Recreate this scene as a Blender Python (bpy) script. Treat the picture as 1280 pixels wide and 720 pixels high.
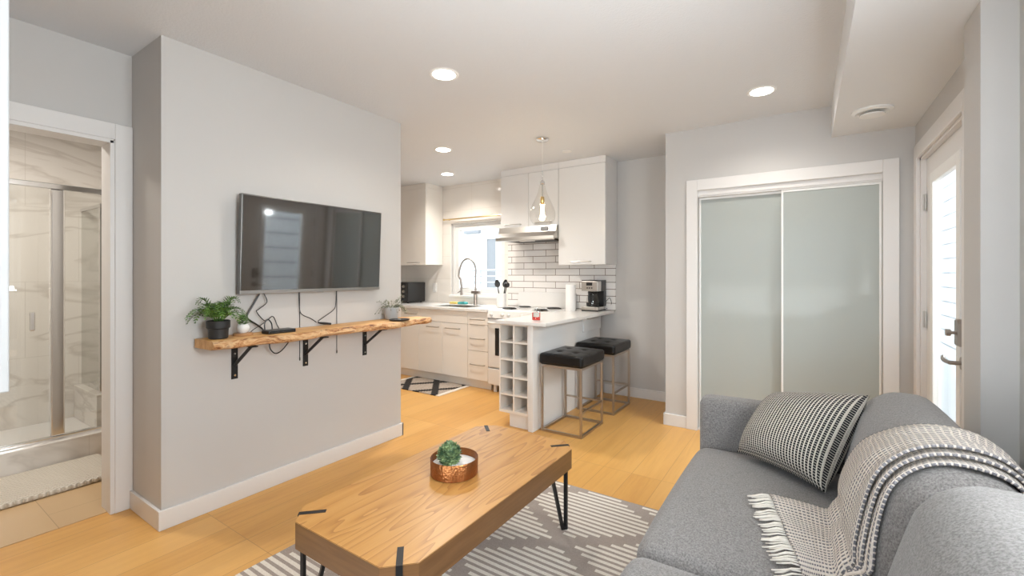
import bpy, bmesh, math, random
from mathutils import Vector, Matrix
random.seed(7)
R = math.radians
SC = bpy.context.scene
COL = SC.collection
for o in list(bpy.data.objects): bpy.data.objects.remove(o)

# ------------------------------------------------------------------ camera, world, light, exposure
cam = bpy.data.cameras.new('camera'); cam_o = bpy.data.objects.new('camera', cam); COL.objects.link(cam_o)
cam.sensor_width = 36.0; cam.lens = 556.8 / 1280 * 36; cam.shift_y = -(360 - 342.94) / 1280
cam.clip_start = 0.02
cam_o.location = (0, 0, 1.26); cam_o.rotation_euler = (R(90), 0, R(33.518))
SC.camera = cam_o
SC.view_settings.view_transform = 'Standard'; SC.view_settings.look = 'None'
SC.view_settings.gamma = 1; SC.view_settings.use_curve_mapping = False
SC.view_settings.exposure = 0.12
SC.cycles.max_bounces = 10; SC.cycles.diffuse_bounces = 6; SC.cycles.transparent_max_bounces = 16
SC.cycles.sample_clamp_indirect = 6
world = bpy.data.worlds.new('sky'); SC.world = world; world.use_nodes = True
bg = world.node_tree.nodes['Background']; bg.inputs[0].default_value = (0.80, 0.90, 1.0, 1); bg.inputs[1].default_value = 4.5
DOWN_W = 8.0          # each recessed light
def area(name, loc, rot, sx, sy, power, col):
    l = bpy.data.lights.new(name, 'AREA'); l.shape = 'RECTANGLE'; l.size = sx; l.size_y = sy; l.energy = power; l.color = col
    o = bpy.data.objects.new(name, l); COL.objects.link(o); o.location = loc; o.rotation_euler = rot
    return o
# fill added at an unseen patio window; daylight entering by the window over the sofa and by the kitchen window
area('patio_fill', (-0.6, -2.75, 1.35), (R(98), 0, 0), 2.9, 2.0, 7, (1.0, 0.99, 0.98))  # soft fill lamp added behind the camera
area('ceiling_fill', (-0.6, -2.65, 0.75), (R(150), 0, 0), 2.9, 1.0, 70, (0.95, 0.98, 1.0))  # lamp added low and aimed up to brighten the ceiling
area('daylight_side', (0.80, 0.75, 1.55), (0, R(112), 0), 1.1, 1.9, 118, (0.95, 0.98, 1.0))
area('daylight_entry', (1.45, 3.15, 2.25), (0, R(68), 0), 1.0, 0.9, 85, (0.93, 0.97, 1.0))
area('daylight_kitchen', (-3.5, 5.15, 2.65), (R(-52), 0, 0), 1.2, 0.8, 40, (0.97, 0.99, 1.0))

# ------------------------------------------------------------------ helpers
BASE = {}
def tag(o, label=None, cat=None, group=None, kind=None):
    if label: o['label'] = label
    if cat: o['category'] = cat
    if group: o['group'] = group
    if kind: o['kind'] = kind
    return o
def thing(name, label, cat, loc=(0, 0, 0), group=None, kind=None):
    o = bpy.data.objects.new(name, None); COL.objects.link(o); o.location = loc; o.empty_display_size = 0.05
    BASE[o.name] = Vector(loc)
    return tag(o, label, cat, group, kind)
def obj(name, bm, mat, parent=None, loc=None, smooth=False, label=None):
    """bm is in world coordinates; the mesh is stored relative to its thing's base"""
    me = bpy.data.meshes.new(name)
    base = BASE[parent.name] if parent else Vector(loc or (0, 0, 0))
    bmesh.ops.translate(bm, verts=bm.verts, vec=-base)
    bmesh.ops.recalc_face_normals(bm, faces=bm.faces)
    bm.to_mesh(me); bm.free()
    o = bpy.data.objects.new(name, me); COL.objects.link(o)
    for m in (mat if isinstance(mat, (list, tuple)) else [mat]): me.materials.append(m)
    if smooth:
        for p in me.polygons: p.use_smooth = True
        if smooth != 'all': me.set_sharp_from_angle(angle=R(smooth if smooth is not True else 40))
    BASE[o.name] = base
    if parent: o.parent = parent
    elif loc: o.location = loc
    if label: o['label'] = label
    return o
def struct(name, bm, mat, parent=None, smooth=False, label=None):
    o = obj(name, bm, mat, parent, smooth=smooth)
    if not parent: o['kind'] = 'structure'
    if label: o['label'] = label
    return o
def copy_tree(o, parent=None):
    c = o.copy(); COL.objects.link(c)
    BASE[c.name] = BASE.get(o.name, Vector())
    if parent: c.parent = parent
    for ch in list(o.children): copy_tree(ch, c)
    return c
def NB(): return bmesh.new()
def box(bm, x0, x1, y0, y1, z0, z1, bev=0.0, seg=2, mi=0):
    t = NB(); bmesh.ops.create_cube(t, size=1)
    bmesh.ops.scale(t, verts=t.verts, vec=(abs(x1 - x0), abs(y1 - y0), abs(z1 - z0)))
    bmesh.ops.translate(t, verts=t.verts, vec=((x0 + x1) / 2, (y0 + y1) / 2, (z0 + z1) / 2))
    if bev: bmesh.ops.bevel(t, geom=t.edges[:], offset=bev, segments=seg, affect='EDGES', profile=0.5)
    return merge(bm, t, mi)
def merge(bm, t, mi=0, M=None):
    if M: bmesh.ops.transform(t, verts=t.verts, matrix=M)
    vs = [bm.verts.new(v.co) for v in t.verts]
    t.verts.index_update()
    for f in t.faces:
        try:
            nf = bm.faces.new([vs[v.index] for v in f.verts]); nf.material_index = mi
        except ValueError: pass
    t.free(); return bm
def B(*a, **k): return box(NB(), *a, **k)
def tube(bm, pts, r, n=8, cap=True, radii=None):
    pts = [Vector(p) for p in pts]; rings = []
    up = None
    for i, p in enumerate(pts):
        d = (pts[min(i + 1, len(pts) - 1)] - pts[max(i - 1, 0)]).normalized()
        if up is None:
            up = Vector((0, 0, 1)) if abs(d.z) < 0.9 else Vector((1, 0, 0))
        a = d.cross(up).normalized(); b = a.cross(d).normalized(); up = b
        rr = radii[i] if radii else r
        rings.append([bm.verts.new(p + (a * math.cos(2 * math.pi * k / n) + b * math.sin(2 * math.pi * k / n)) * rr) for k in range(n)])
    for A, C in zip(rings, rings[1:]):
        for k in range(n): bm.faces.new((A[k], A[(k + 1) % n], C[(k + 1) % n], C[k]))
    if cap:
        bm.faces.new(rings[0][::-1]); bm.faces.new(rings[-1])
    return bm
def lathe(bm, prof, cx, cy, n=32, cap0=True, cap1=True):
    rings = [[bm.verts.new((cx + r * math.cos(2 * math.pi * k / n), cy + r * math.sin(2 * math.pi * k / n), z)) for k in range(n)] for r, z in prof]
    for A, C in zip(rings, rings[1:]):
        for k in range(n): bm.faces.new((A[k], A[(k + 1) % n], C[(k + 1) % n], C[k]))
    if cap0: bm.faces.new(rings[0][::-1])
    if cap1: bm.faces.new(rings[-1])
    return bm
def prism(bm, poly, ax, a, b, bev=0.0):
    """extrude a 2-D polygon along axis ax from a to b; poly holds the two other coordinates in xyz order"""
    t = NB()
    def P(q, w):
        q = list(q); q.insert('xyz'.index(ax), w); return q
    A = [t.verts.new(P(q, a)) for q in poly]; C = [t.verts.new(P(q, b)) for q in poly]
    t.faces.new(A[::-1]); t.faces.new(C)
    for i in range(len(A)):
        j = (i + 1) % len(A); t.faces.new((A[i], A[j], C[j], C[i]))
    if bev: bmesh.ops.bevel(t, geom=t.edges[:], offset=bev, segments=2, affect='EDGES')
    return merge(bm, t)
def catmull(P, n=8):
    P = [Vector(p) for p in P]; out = []
    for i in range(len(P) - 1):
        p0, p1, p2, p3 = P[max(i - 1, 0)], P[i], P[i + 1], P[min(i + 2, len(P) - 1)]
        for k in range(n):
            t = k / n
            out.append(0.5 * ((2 * p1) + (p2 - p0) * t + (2 * p0 - 5 * p1 + 4 * p2 - p3) * t * t + (-p0 + 3 * p1 - 3 * p2 + p3) * t ** 3))
    out.append(P[-1]); return out
def cushion(x0, x1, y0, y1, z0, z1, r=0.05, bz=0.02, bx=0.0, by=0.0, n=14, lean=0.0, seamy=False):
    """soft box: rounded edges, faces that swell; lean shears x with height"""
    t = NB(); bmesh.ops.create_cube(t, size=2)
    bmesh.ops.subdivide_edges(t, edges=t.edges[:], cuts=n, use_grid_fill=True)
    hx, hy, hz = (x1 - x0) / 2, (y1 - y0) / 2, (z1 - z0) / 2
    c = Vector(((x0 + x1) / 2, (y0 + y1) / 2, (z0 + z1) / 2))
    for v in t.verts:
        p = v.co.copy(); q = Vector()
        for i, h in enumerate((hx, hy, hz)):      # denser rings near the edges
            s = max(-1, min(1, p[i])); q[i] = math.copysign(1 - (1 - abs(s)) ** 1.5, s) * h if abs(s) < 1 else s * h
        inner = Vector([max(-h + r, min(h - r, q[i])) for i, h in enumerate((hx, hy, hz))])
        d = q - inner
        if d.length > 1e-6: q = inner + d.normalized() * min(r, max(abs(d.x), abs(d.y), abs(d.z)))
        ux, uy, uz = q.x / hx, q.y / hy, q.z / hz
        f = lambda a: max(0, 1 - abs(a) ** 2.4)
        q.z += bz * uz * f(ux) * f(uy); q.x += bx * ux * f(uy) * f(uz); q.y += by * uy * f(ux) * f(uz)
        q.x += lean * (q.z + hz)
        v.co = c + q
    return t
# ------------------------------------------------------------------ materials
class N:
    def __init__(s, name):
        s.m = bpy.data.materials.new(name); s.m.use_nodes = True; s.t = s.m.node_tree; s.b = s.t.nodes['Principled BSDF']
        s.out = s.t.nodes['Material Output']
    def n(s, typ, **k):
        x = s.t.nodes.new(typ)
        for a, v in k.items():
            if a.startswith('i_'): s.put(x.inputs[a[2:].replace('_', ' ')], v)
            else: setattr(x, a, v)
        return x
    def put(s, sock, v):
        if hasattr(v, 'is_output') or isinstance(v, bpy.types.NodeSocket): s.t.links.new(v, sock)
        else: sock.default_value = v
    def math(s, op, a, b=0.0, c=None, clamp=False):
        x = s.t.nodes.new('ShaderNodeMath'); x.operation = op; x.use_clamp = clamp
        s.put(x.inputs[0], a); s.put(x.inputs[1], b)
        if c is not None: s.put(x.inputs[2], c)
        return x.outputs[0]
    def mix(s, f, a, b, mode='MIX'):
        x = s.t.nodes.new('ShaderNodeMix'); x.data_type = 'RGBA'; x.blend_type = mode
        s.put(x.inputs[0], f)
        for i, v in ((6, a), (7, b)): s.put(x.inputs[i], v if not isinstance(v, tuple) or len(v) == 4 else (*v, 1))
        return x.outputs[2]
    def coord(s, which='Object'): return s.n('ShaderNodeTexCoord').outputs[which]
    def sep(s, v):
        x = s.n('ShaderNodeSeparateXYZ'); s.t.links.new(v, x.inputs[0]); return x.outputs
    def comb(s, x, y, z=0.0):
        c = s.n('ShaderNodeCombineXYZ')
        for i, v in enumerate((x, y, z)): s.put(c.inputs[i], v)
        return c.outputs[0]
    def noise(s, vec, scale, detail=3, rough=0.5, dist=0.0):
        x = s.n('ShaderNodeTexNoise'); s.t.links.new(vec, x.inputs['Vector'])
        x.inputs['Scale'].default_value = scale; x.inputs['Detail'].default_value = detail
        x.inputs['Roughness'].default_value = rough; x.inputs['Distortion'].default_value = dist
        return x.outputs[0]
    def ramp(s, f, stops):
        x = s.n('ShaderNodeValToRGB'); s.t.links.new(f, x.inputs[0]); e = x.color_ramp.elements
        while len(e) < len(stops): e.new(0.5)
        for el, (p, c) in zip(e, stops): el.position = p; el.color = (*c, 1) if len(c) == 3 else c
        return x.outputs[0]
    def bump(s, h, strength=0.3, dist=0.01):
        x = s.n('ShaderNodeBump'); x.inputs['Strength'].default_value = strength; x.inputs['Distance'].default_value = dist
        s.t.links.new(h, x.inputs['Height']); s.t.links.new(x.outputs[0], s.b.inputs['Normal'])
    def set(s, col=None, rough=None, metal=None, **k):
        if col is not None: s.put(s.b.inputs['Base Color'], (*col, 1) if isinstance(col, tuple) and len(col) == 3 else col)
        if rough is not None: s.put(s.b.inputs['Roughness'], rough)
        if metal is not None: s.put(s.b.inputs['Metallic'], metal)
        for a, v in k.items(): s.put(s.b.inputs[a.replace('_', ' ')], v)
        return s
def plain(name, col, rough=0.5, metal=0.0, bump=0.0, scale=200, dist=0.002, vary=0.0, **k):
    m = N(name); m.set(col, rough, metal, **k)
    co = m.coord()
    if vary: m.set(m.mix(m.math('MULTIPLY', m.noise(co, scale / 8, 3), vary), col, tuple(c * 0.6 for c in col)))
    if bump: m.bump(m.noise(co, scale, 3), bump, dist)
    return m.m
def glass_mat(name, tint=(1, 1, 1), gloss=0.06, rough=0.0):
    m = N(name); t = m.n('ShaderNodeBsdfTransparent'); t.inputs[0].default_value = (*tint, 1)
    g = m.n('ShaderNodeBsdfGlossy'); g.inputs['Roughness'].default_value = rough
    lw = m.n('ShaderNodeLayerWeight'); lw.inputs[0].default_value = 0.5
    fr = m.math('MULTIPLY_ADD', m.math('POWER', lw.outputs['Facing'], 4.0), 0.55, gloss * 0.6, clamp=True)
    x = m.n('ShaderNodeMixShader'); m.t.links.new(fr, x.inputs[0])
    m.t.links.new(t.outputs[0], x.inputs[1]); m.t.links.new(g.outputs[0], x.inputs[2]); m.t.links.new(x.outputs[0], m.out.inputs[0])
    return m.m
def emis(name, col, s):
    m = N(name); m.set((0.8, 0.8, 0.8), 0.5); m.b.inputs['Emission Color'].default_value = (*col, 1); m.b.inputs['Emission Strength'].default_value = s
    return m.m
M = {}
M['wall'] = plain('wall_paint', (0.545, 0.530, 0.515), 0.55, bump=0.10, scale=260, dist=0.001)
M['ceil'] = plain('ceiling_texture', (0.715, 0.735, 0.765), 0.8, bump=0.5, scale=90, dist=0.004)
M['drywall_smooth'] = plain('bulkhead_paint', (0.74, 0.755, 0.775), 0.7, bump=0.05, scale=260, dist=0.001)
M['trim'] = plain('trim_paint', (0.72, 0.705, 0.695), 0.35, bump=0.04, scale=60, dist=0.001)
M['white_lam'] = plain('white_cabinet', (0.74, 0.735, 0.73), 0.25, bump=0.02, scale=40, dist=0.001)
M['cream_lam'] = plain('cream_cabinet', (0.80, 0.765, 0.715), 0.30, bump=0.02, scale=40, dist=0.001)
M['rack'] = plain('off_white_rack', (0.80, 0.765, 0.72), 0.4)
M['counter'] = plain('white_quartz', (0.77, 0.755, 0.735), 0.18, vary=0.12, scale=220)
M['chrome'] = plain('chrome', (0.78, 0.78, 0.78), 0.12, 1.0)
M['steel'] = plain('brushed_steel', (0.55, 0.53, 0.50), 0.32, 1.0)
M['nickel'] = plain('brushed_nickel', (0.42, 0.38, 0.35), 0.36, 1.0)
M['stoolmetal'] = plain('satin_bronze_steel', (0.47, 0.42, 0.37), 0.34, 1.0)
M['gold'] = plain('brass', (0.66, 0.47, 0.20), 0.3, 1.0)
M['black'] = plain('black_plastic', (0.012, 0.012, 0.013), 0.35)
M['blackmetal'] = plain('black_steel', (0.016, 0.016, 0.017), 0.45, 0.3)
M['blackmatte'] = plain('black_ceramic', (0.020, 0.020, 0.021), 0.55)
M['leather'] = plain('black_leather', (0.006, 0.006, 0.0065), 0.30, bump=0.12, scale=350, dist=0.002, Specular_IOR_Level=0.35)
M['white_enamel'] = plain('white_enamel', (0.73, 0.72, 0.705), 0.15)
M['white_plastic'] = plain('white_plastic', (0.80, 0.80, 0.79), 0.4)
M['white_ceramic'] = plain('white_ceramic', (0.80, 0.79, 0.78), 0.3)
M['paper'] = plain('paper_towel', (0.82, 0.81, 0.80), 0.9, bump=0.4, scale=180, dist=0.003)
M['ovenglass'] = plain('oven_glass', (0.012, 0.011, 0.011), 0.08)
M['coil'] = plain('burner_coil', (0.03, 0.03, 0.03), 0.5, 0.4)
M['bezel'] = plain('television_bezel', (0.16, 0.155, 0.15), 0.3, 0.9)
M['bezel_light'] = plain('television_lower_trim', (0.42, 0.41, 0.40), 0.28, 0.9)
M['screen'] = plain('television_screen', (0.010, 0.009, 0.009), 0.06, **{'IOR': 2.2, 'Coat_Weight': 1.0, 'Coat_Roughness': 0.03})
M['glass'] = glass_mat('clear_glass', (0.98, 0.99, 0.985))
M['lampglass'] = glass_mat('lamp_glass', (0.97, 0.965, 0.95), 0.09)
M['showerglass'] = glass_mat('shower_glass', (0.955, 0.96, 0.95), 0.07)
M['jar_red'] = plain('red_candle', (0.62, 0.045, 0.03), 0.25)
M['lit'] = emis('downlight_diffuser', (1.0, 0.95, 0.88), 14)
M['filament'] = emis('bulb_glow', (1.0, 0.86, 0.62), 22)
M['soil'] = plain('soil', (0.03, 0.022, 0.015), 0.95, bump=0.8, scale=120, dist=0.01)
M['sand'] = plain('white_sand', (0.80, 0.79, 0.78), 0.95, bump=0.5, scale=400, dist=0.003)
M['coaster'] = plain('coaster_wood', (0.50, 0.27, 0.12), 0.5, vary=0.5, scale=150)
M['greypot'] = plain('grey_ceramic', (0.42, 0.43, 0.44), 0.5, bump=0.1, scale=80)
M['sponge'] = plain('sponge', (0.70, 0.52, 0.15), 0.95, bump=0.6, scale=250, dist=0.005)
M['teal'] = plain('teal_cloth', (0.05, 0.30, 0.30), 0.9, bump=0.5, scale=250, dist=0.003)
M['siding_dark'] = plain('dark_window', (0.24, 0.24, 0.245), 0.7)
M['rail'] = plain('railing_paint', (0.55, 0.56, 0.57), 0.5)
M['deck'] = plain('outside_deck', (0.55, 0.55, 0.54), 0.8, bump=0.2, scale=30)
def leafmat(name, a, b, rough=0.5):
    m = N(name); co = m.coord(); m.set(m.ramp(m.noise(co, 45, 2), [(0.35, a), (0.65, b)]), rough); return m.m
M['fern'] = leafmat('fern_leaf', (0.022, 0.070, 0.012), (0.14, 0.28, 0.040))
M['succ'] = leafmat('succulent_leaf', (0.035, 0.085, 0.030), (0.16, 0.25, 0.09))
M['sage'] = leafmat('sage_leaf', (0.12, 0.14, 0.08), (0.30, 0.32, 0.22))
M['ball'] = leafmat('round_succulent_leaf', (0.035, 0.095, 0.050), (0.27, 0.37, 0.17), 0.45)
# floor planks run away from the camera (world y)
def planks():
    m = N('oak_planks'); s = m.sep(m.coord())
    v = m.comb(s[1], s[0])
    br = m.n('ShaderNodeTexBrick'); m.t.links.new(v, br.inputs['Vector'])
    br.offset = 0.37; br.offset_frequency = 1; br.squash = 1
    for k, x in (('Scale', 1), ('Mortar Size', 0.0016), ('Mortar Smooth', 0.2), ('Bias', 0.0), ('Brick Width', 1.7), ('Row Height', 0.185)): br.inputs[k].default_value = x
    br.inputs['Color1'].default_value = (0, 0, 0, 1); br.inputs['Color2'].default_value = (1, 1, 1, 1); br.inputs['Mortar'].default_value = (0.5, 0.5, 0.5, 1)
    tone = m.sep(br.outputs[0])[0]
    g = m.comb(m.math('MULTIPLY', s[0], 14), m.math('MULTIPLY', s[1], 0.9), m.math('MULTIPLY', tone, 7))
    gr = m.noise(g, 2.2, 6, 0.62, 0.6); gr2 = m.noise(m.comb(m.math('MULTIPLY', s[0], 1.6), s[1], m.math('MULTIPLY', tone, 5)), 1.5, 2)
    c = m.ramp(gr, [(0.25, (0.570, 0.280, 0.066)), (0.55, (0.700, 0.380, 0.104)), (0.8, (0.745, 0.435, 0.135))])
    c = m.mix(m.math('MULTIPLY', gr2, 0.55), c, (0.50, 0.235, 0.055))
    c = m.mix(m.math('MULTIPLY', tone, 0.45), c, (0.80, 0.49, 0.17))
    kn = m.noise(m.comb(m.math('MULTIPLY', s[0], 4.5), m.math('MULTIPLY', s[1], 2.2), 3.0), 1.6, 1)
    c = m.mix(m.ramp(kn, [(0.76, (0, 0, 0)), (0.83, (0.7, 0.7, 0.7))]), c, (0.20, 0.09, 0.03))
    c = m.mix(m.math('MULTIPLY', br.outputs['Fac'], 0.45), c, (0.22, 0.10, 0.035))
    m.set(c, m.math('MULTIPLY_ADD', gr, 0.15, 0.30))
    m.bump(m.math('SUBTRACT', m.math('MULTIPLY', gr, 0.2), br.outputs['Fac']), 0.25, 0.002)
    return m.m
M['floor'] = planks()
def wood(name, a, b, c3, side=False, rough=0.35):
    m = N(name); s = m.sep(m.coord())
    if side:
        v = m.comb(m.math('MULTIPLY', s[0], 3.0), m.math('MULTIPLY', s[1], 3.0), m.math('MULTIPLY', s[2], 45)); f = m.noise(v, 1.3, 5, 0.6, 0.3)
    else:
        strip = m.math('FLOOR', m.math('DIVIDE', s[0], 0.145))
        base = m.noise(m.comb(m.math('MULTIPLY', s[0], 6.0), m.math('MULTIPLY', s[1], 0.8), m.math('MULTIPLY', strip, 3.7)), 1.0, 2, 0.45, 0.25)
        w = m.math('FRACT', m.math('MULTIPLY', base, 15.0))
        tri = m.math('POWER', w, 1.6)
        fine = m.noise(m.comb(m.math('MULTIPLY', s[0], 150), m.math('MULTIPLY', s[1], 4.5), strip), 1.0, 4, 0.6)
        f = m.math('ADD', m.math('MULTIPLY', m.math('SUBTRACT', 1.0, tri), 0.45), m.math('MULTIPLY', fine, 0.55), clamp=True)
    m.set(m.ramp(f, [(0.25, a), (0.48, b), (0.75, c3)]), rough)
    m.bump(f, 0.10, 0.001)
    return m.m
M['tabletop'] = wood('oak_veneer', (0.34, 0.150, 0.040), (0.470, 0.232, 0.062), (0.525, 0.275, 0.084))
M['tableside'] = wood('oak_side', (0.125, 0.058, 0.022), (0.165, 0.080, 0.031), (0.200, 0.102, 0.042), True)
def slabmat():
    m = N('live_edge_pine'); co = m.coord(); s = m.sep(co)
    g = m.noise(m.comb(m.math('MULTIPLY', s[0], 16), m.math('MULTIPLY', s[1], 2.2), m.math('MULTIPLY', s[2], 8)), 1.6, 5, 0.6, 1.2)
    c = m.ramp(g, [(0.3, (0.50, 0.225, 0.060)), (0.55, (0.68, 0.38, 0.14)), (0.75, (0.76, 0.50, 0.24))])
    k = m.noise(m.comb(m.math('MULTIPLY', s[0], 7), m.math('MULTIPLY', s[1], 4), 0.0), 1.5, 3, 0.6, 1.0)
    c = m.mix(m.ramp(k, [(0.64, (0, 0, 0)), (0.72, (0.65, 0.65, 0.65))]), c, (0.22, 0.09, 0.03))
    m.set(c, 0.45); m.bump(g, 0.2, 0.003); return m.m
def barkmat():
    m = N('raw_edge_bark'); co = m.coord(); s = m.sep(co)
    g = m.noise(m.comb(m.math('MULTIPLY', s[0], 12), m.math('MULTIPLY', s[1], 6), m.math('MULTIPLY', s[2], 18)), 1.4, 5, 0.65, 1.5)
    m.set(m.ramp(g, [(0.36, (0.15, 0.060, 0.028)), (0.45, (0.46, 0.21, 0.075)), (0.56, (0.68, 0.44, 0.23)), (0.70, (0.30, 0.15, 0.09))]), 0.7)
    m.bump(g, 0.9, 0.012); return m.m
M['slab'] = slabmat(); M['bark'] = barkmat()
def copper():
    m = N('hammered_copper'); co = m.coord()
    m.set((0.33, 0.130, 0.046), 0.34, 0.9)
    v = m.n('ShaderNodeTexVoronoi'); v.inputs['Scale'].default_value = 120; m.t.links.new(co, v.inputs['Vector'])
    m.bump(v.outputs[0], 0.35, 0.004); return m.m
M['copper'] = copper()
def subway():
    m = N('subway_tile'); s = m.sep(m.coord())
    br = m.n('ShaderNodeTexBrick'); m.t.links.new(m.comb(s[0], s[2]), br.inputs['Vector'])
    br.offset = 0.42; br.offset_frequency = 2
    for k, x in (('Scale', 1), ('Mortar Size', 0.0035), ('Mortar Smooth', 0.1), ('Brick Width', 0.298), ('Row Height', 0.0735)): br.inputs[k].default_value = x
    br.inputs['Color1'].default_value = (0.78, 0.755, 0.735, 1); br.inputs['Color2'].default_value = (0.83, 0.81, 0.80, 1); br.inputs['Mortar'].default_value = (0.20, 0.155, 0.125, 1)
    m.set(br.outputs[0], m.math('MULTIPLY_ADD', br.outputs['Fac'], 0.5, 0.12))
    m.bump(m.math('SUBTRACT', 1.0, br.outputs['Fac']), 0.4, 0.003); return m.m
M['subway'] = subway()
def bigtile():
    m = N('glossy_wall_tile'); s = m.sep(m.coord())
    br = m.n('ShaderNodeTexBrick'); m.t.links.new(m.comb(s[0], s[2]), br.inputs['Vector']); br.offset = 0.0
    for k, x in (('Scale', 1), ('Mortar Size', 0.0015), ('Brick Width', 0.6), ('Row Height', 0.3)): br.inputs[k].default_value = x
    br.inputs['Color1'].default_value = (0.80, 0.765, 0.72, 1); br.inputs['Color2'].default_value = (0.80, 0.765, 0.72, 1); br.inputs['Mortar'].default_value = (0.66, 0.62, 0.57, 1)
    m.set(br.outputs[0], 0.07); return m.m
M['bigtile'] = bigtile()
def marble(name, two):
    m = N(name); co = m.coord(); s = m.sep(co)
    v = m.comb(m.math('ADD', s[0], s[1]) if two else s[0], m.math('MULTIPLY', s[2], 2.4) if two else s[1], 0.0)
    n1 = m.noise(v, 0.9, 4, 0.5, 1.3)
    vein = m.ramp(m.math('ABSOLUTE', m.math('SUBTRACT', n1, 0.5)), [(0.0, (0.63, 0.595, 0.555)), (0.006, (0.66, 0.62, 0.575)), (0.04, (0.78, 0.75, 0.71))])
    br = m.n('ShaderNodeTexBrick'); m.t.links.new(m.comb(m.math('ADD', s[0], s[1]), s[2]), br.inputs['Vector']); br.offset = 0.5
    for k, x in (('Scale', 1), ('Mortar Size', 0.0018), ('Brick Width', 0.62), ('Row Height', 0.6)): br.inputs[k].default_value = x
    m.set(m.mix(m.math('MULTIPLY', br.outputs['Fac'], 0.5), vein, (0.55, 0.51, 0.46)), 0.12); return m.m
M['marble'] = marble('marble_tile', True)
def tilefloor():
    m = N('beige_floor_tile'); s = m.sep(m.coord())
    br = m.n('ShaderNodeTexBrick'); m.t.links.new(m.comb(s[0], s[1]), br.inputs['Vector']); br.offset = 0.5
    for k, x in (('Scale', 1), ('Mortar Size', 0.002), ('Brick Width', 0.6), ('Row Height', 0.3)): br.inputs[k].default_value = x
    for k, c in (('Color1', (0.53, 0.36, 0.195)), ('Color2', (0.56, 0.385, 0.21)), ('Mortar', (0.38, 0.25, 0.13))): br.inputs[k].default_value = (*c, 1)
    m.set(br.outputs[0], 0.3); return m.m
M['tilefloor'] = tilefloor()
def fabric(name, a, b, scale=190, bump=0.5, d=0.002):
    m = N(name); co = m.coord()
    n1 = m.noise(co, scale, 4, 0.75); n2 = m.noise(co, 35, 3)
    c = m.ramp(n1, [(0.36, a), (0.62, b)])
    c = m.mix(m.math('MULTIPLY', n2, 0.25), c, a)
    m.set(c, 0.95, Sheen_Weight=0.25); m.bump(n1, bump, d); return m.m
M['sofa'] = fabric('grey_upholstery', (0.105, 0.099, 0.097), (0.275, 0.262, 0.256))
def closetglass():
    m = N('back_painted_glass'); m.set((0.40, 0.43, 0.415), 0.07, Specular_IOR_Level=0.10); return m.m
M['closet'] = closetglass()
def siding(name, line_col):
    m = N(name); s = m.sep(m.coord())
    f = m.math('FRACT', m.math('DIVIDE', s[2], 0.235))
    line = m.math('LESS_THAN', f, 0.11)
    m.set(m.mix(line, (0.74, 0.76, 0.775), line_col), 0.6); m.bump(f, 0.4, 0.02); return m.m
M['siding'] = siding('white_siding', (0.27, 0.28, 0.285)); M['siding_pale'] = siding('pale_siding', (0.58, 0.59, 0.60))
def rugmat():
    m = N('striped_rug'); s = m.sep(m.coord()); P = 0.034
    row = m.math('FLOOR', m.math('DIVIDE', s[1], P)); f = m.math('FRACT', m.math('DIVIDE', s[1], P))
    yq = m.math('MULTIPLY', row, P)
    def band(sign):
        t = m.math('ADD', m.math('DIVIDE', s[0], 0.86), m.math('MULTIPLY', yq, sign / 0.62))
        t = m.math('FRACT', m.math('ADD', t, 40.30 if sign > 0 else 40.05))
        return m.math('LESS_THAN', m.math('ABSOLUTE', m.math('SUBTRACT', t, 0.5)), 0.068)
    bare = m.math('MAXIMUM', band(1), band(-1))
    wob = m.math('MULTIPLY', m.noise(m.comb(m.math('MULTIPLY', s[0], 9), row, 0.0), 1.0, 2), 0.12)
    line = m.math('LESS_THAN', m.math('ABSOLUTE', m.math('SUBTRACT', m.math('ADD', f, m.math('SUBTRACT', wob, 0.06)), 0.5)), 0.27)
    stripe = m.math('MULTIPLY', line, m.math('SUBTRACT', 1.0, bare))
    n = m.noise(m.coord(), 260, 2)
    base = m.ramp(n, [(0.3, (0.300, 0.255, 0.228)), (0.7, (0.400, 0.345, 0.310))])
    cream = m.ramp(n, [(0.3, (0.66, 0.61, 0.54)), (0.7, (0.80, 0.76, 0.70))])
    m.set(m.mix(stripe, base, cream), 0.95); m.bump(m.math('ADD', m.math('MULTIPLY', stripe, 1.0), m.math('MULTIPLY', n, 0.3)), 0.8, 0.006); return m.m
M['rug'] = rugmat()
def matrug():
    m = N('black_diamond_mat'); s = m.sep(m.coord())
    q = m.math('DIVIDE', m.math('FLOOR', m.math('MULTIPLY', s[1], 45)), 45)
    a = m.math('ABSOLUTE', m.math('SUBTRACT', m.math('FRACT', m.math('ADD', m.math('DIVIDE', s[0], 0.43), 19.953)), 0.5))
    b = m.math('ABSOLUTE', m.math('SUBTRACT', m.math('FRACT', m.math('ADD', m.math('DIVIDE', q, 0.50), 0.18)), 0.5))
    d = m.math('ADD', a, b)
    e1 = m.math('LESS_THAN', m.math('ABSOLUTE', m.math('SUBTRACT', d, 0.5)), 0.115)
    e2 = m.math('LESS_THAN', m.math('ABSOLUTE', m.math('SUBTRACT', d, 0.24)), 0.03)
    blk = m.math('MAXIMUM', e1, 0.0)
    n = m.noise(m.coord(), 300, 2)
    cr = m.ramp(n, [(0.3, (0.36, 0.30, 0.25)), (0.7, (0.56, 0.49, 0.42))])
    zig = m.math('LESS_THAN', m.math('FRACT', m.math('MULTIPLY', s[1], 30)), 0.4)
    cr = m.mix(m.math('MULTIPLY', zig, 0.35), cr, (0.10, 0.08, 0.07))
    m.set(m.mix(blk, cr, (0.018, 0.016, 0.016)), 0.95); m.bump(n, 0.6, 0.003); return m.m
M['kmat'] = matrug()
M['fringe'] = plain('cream_fringe', (0.72, 0.68, 0.62), 0.95, bump=0.4, scale=300)
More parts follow.
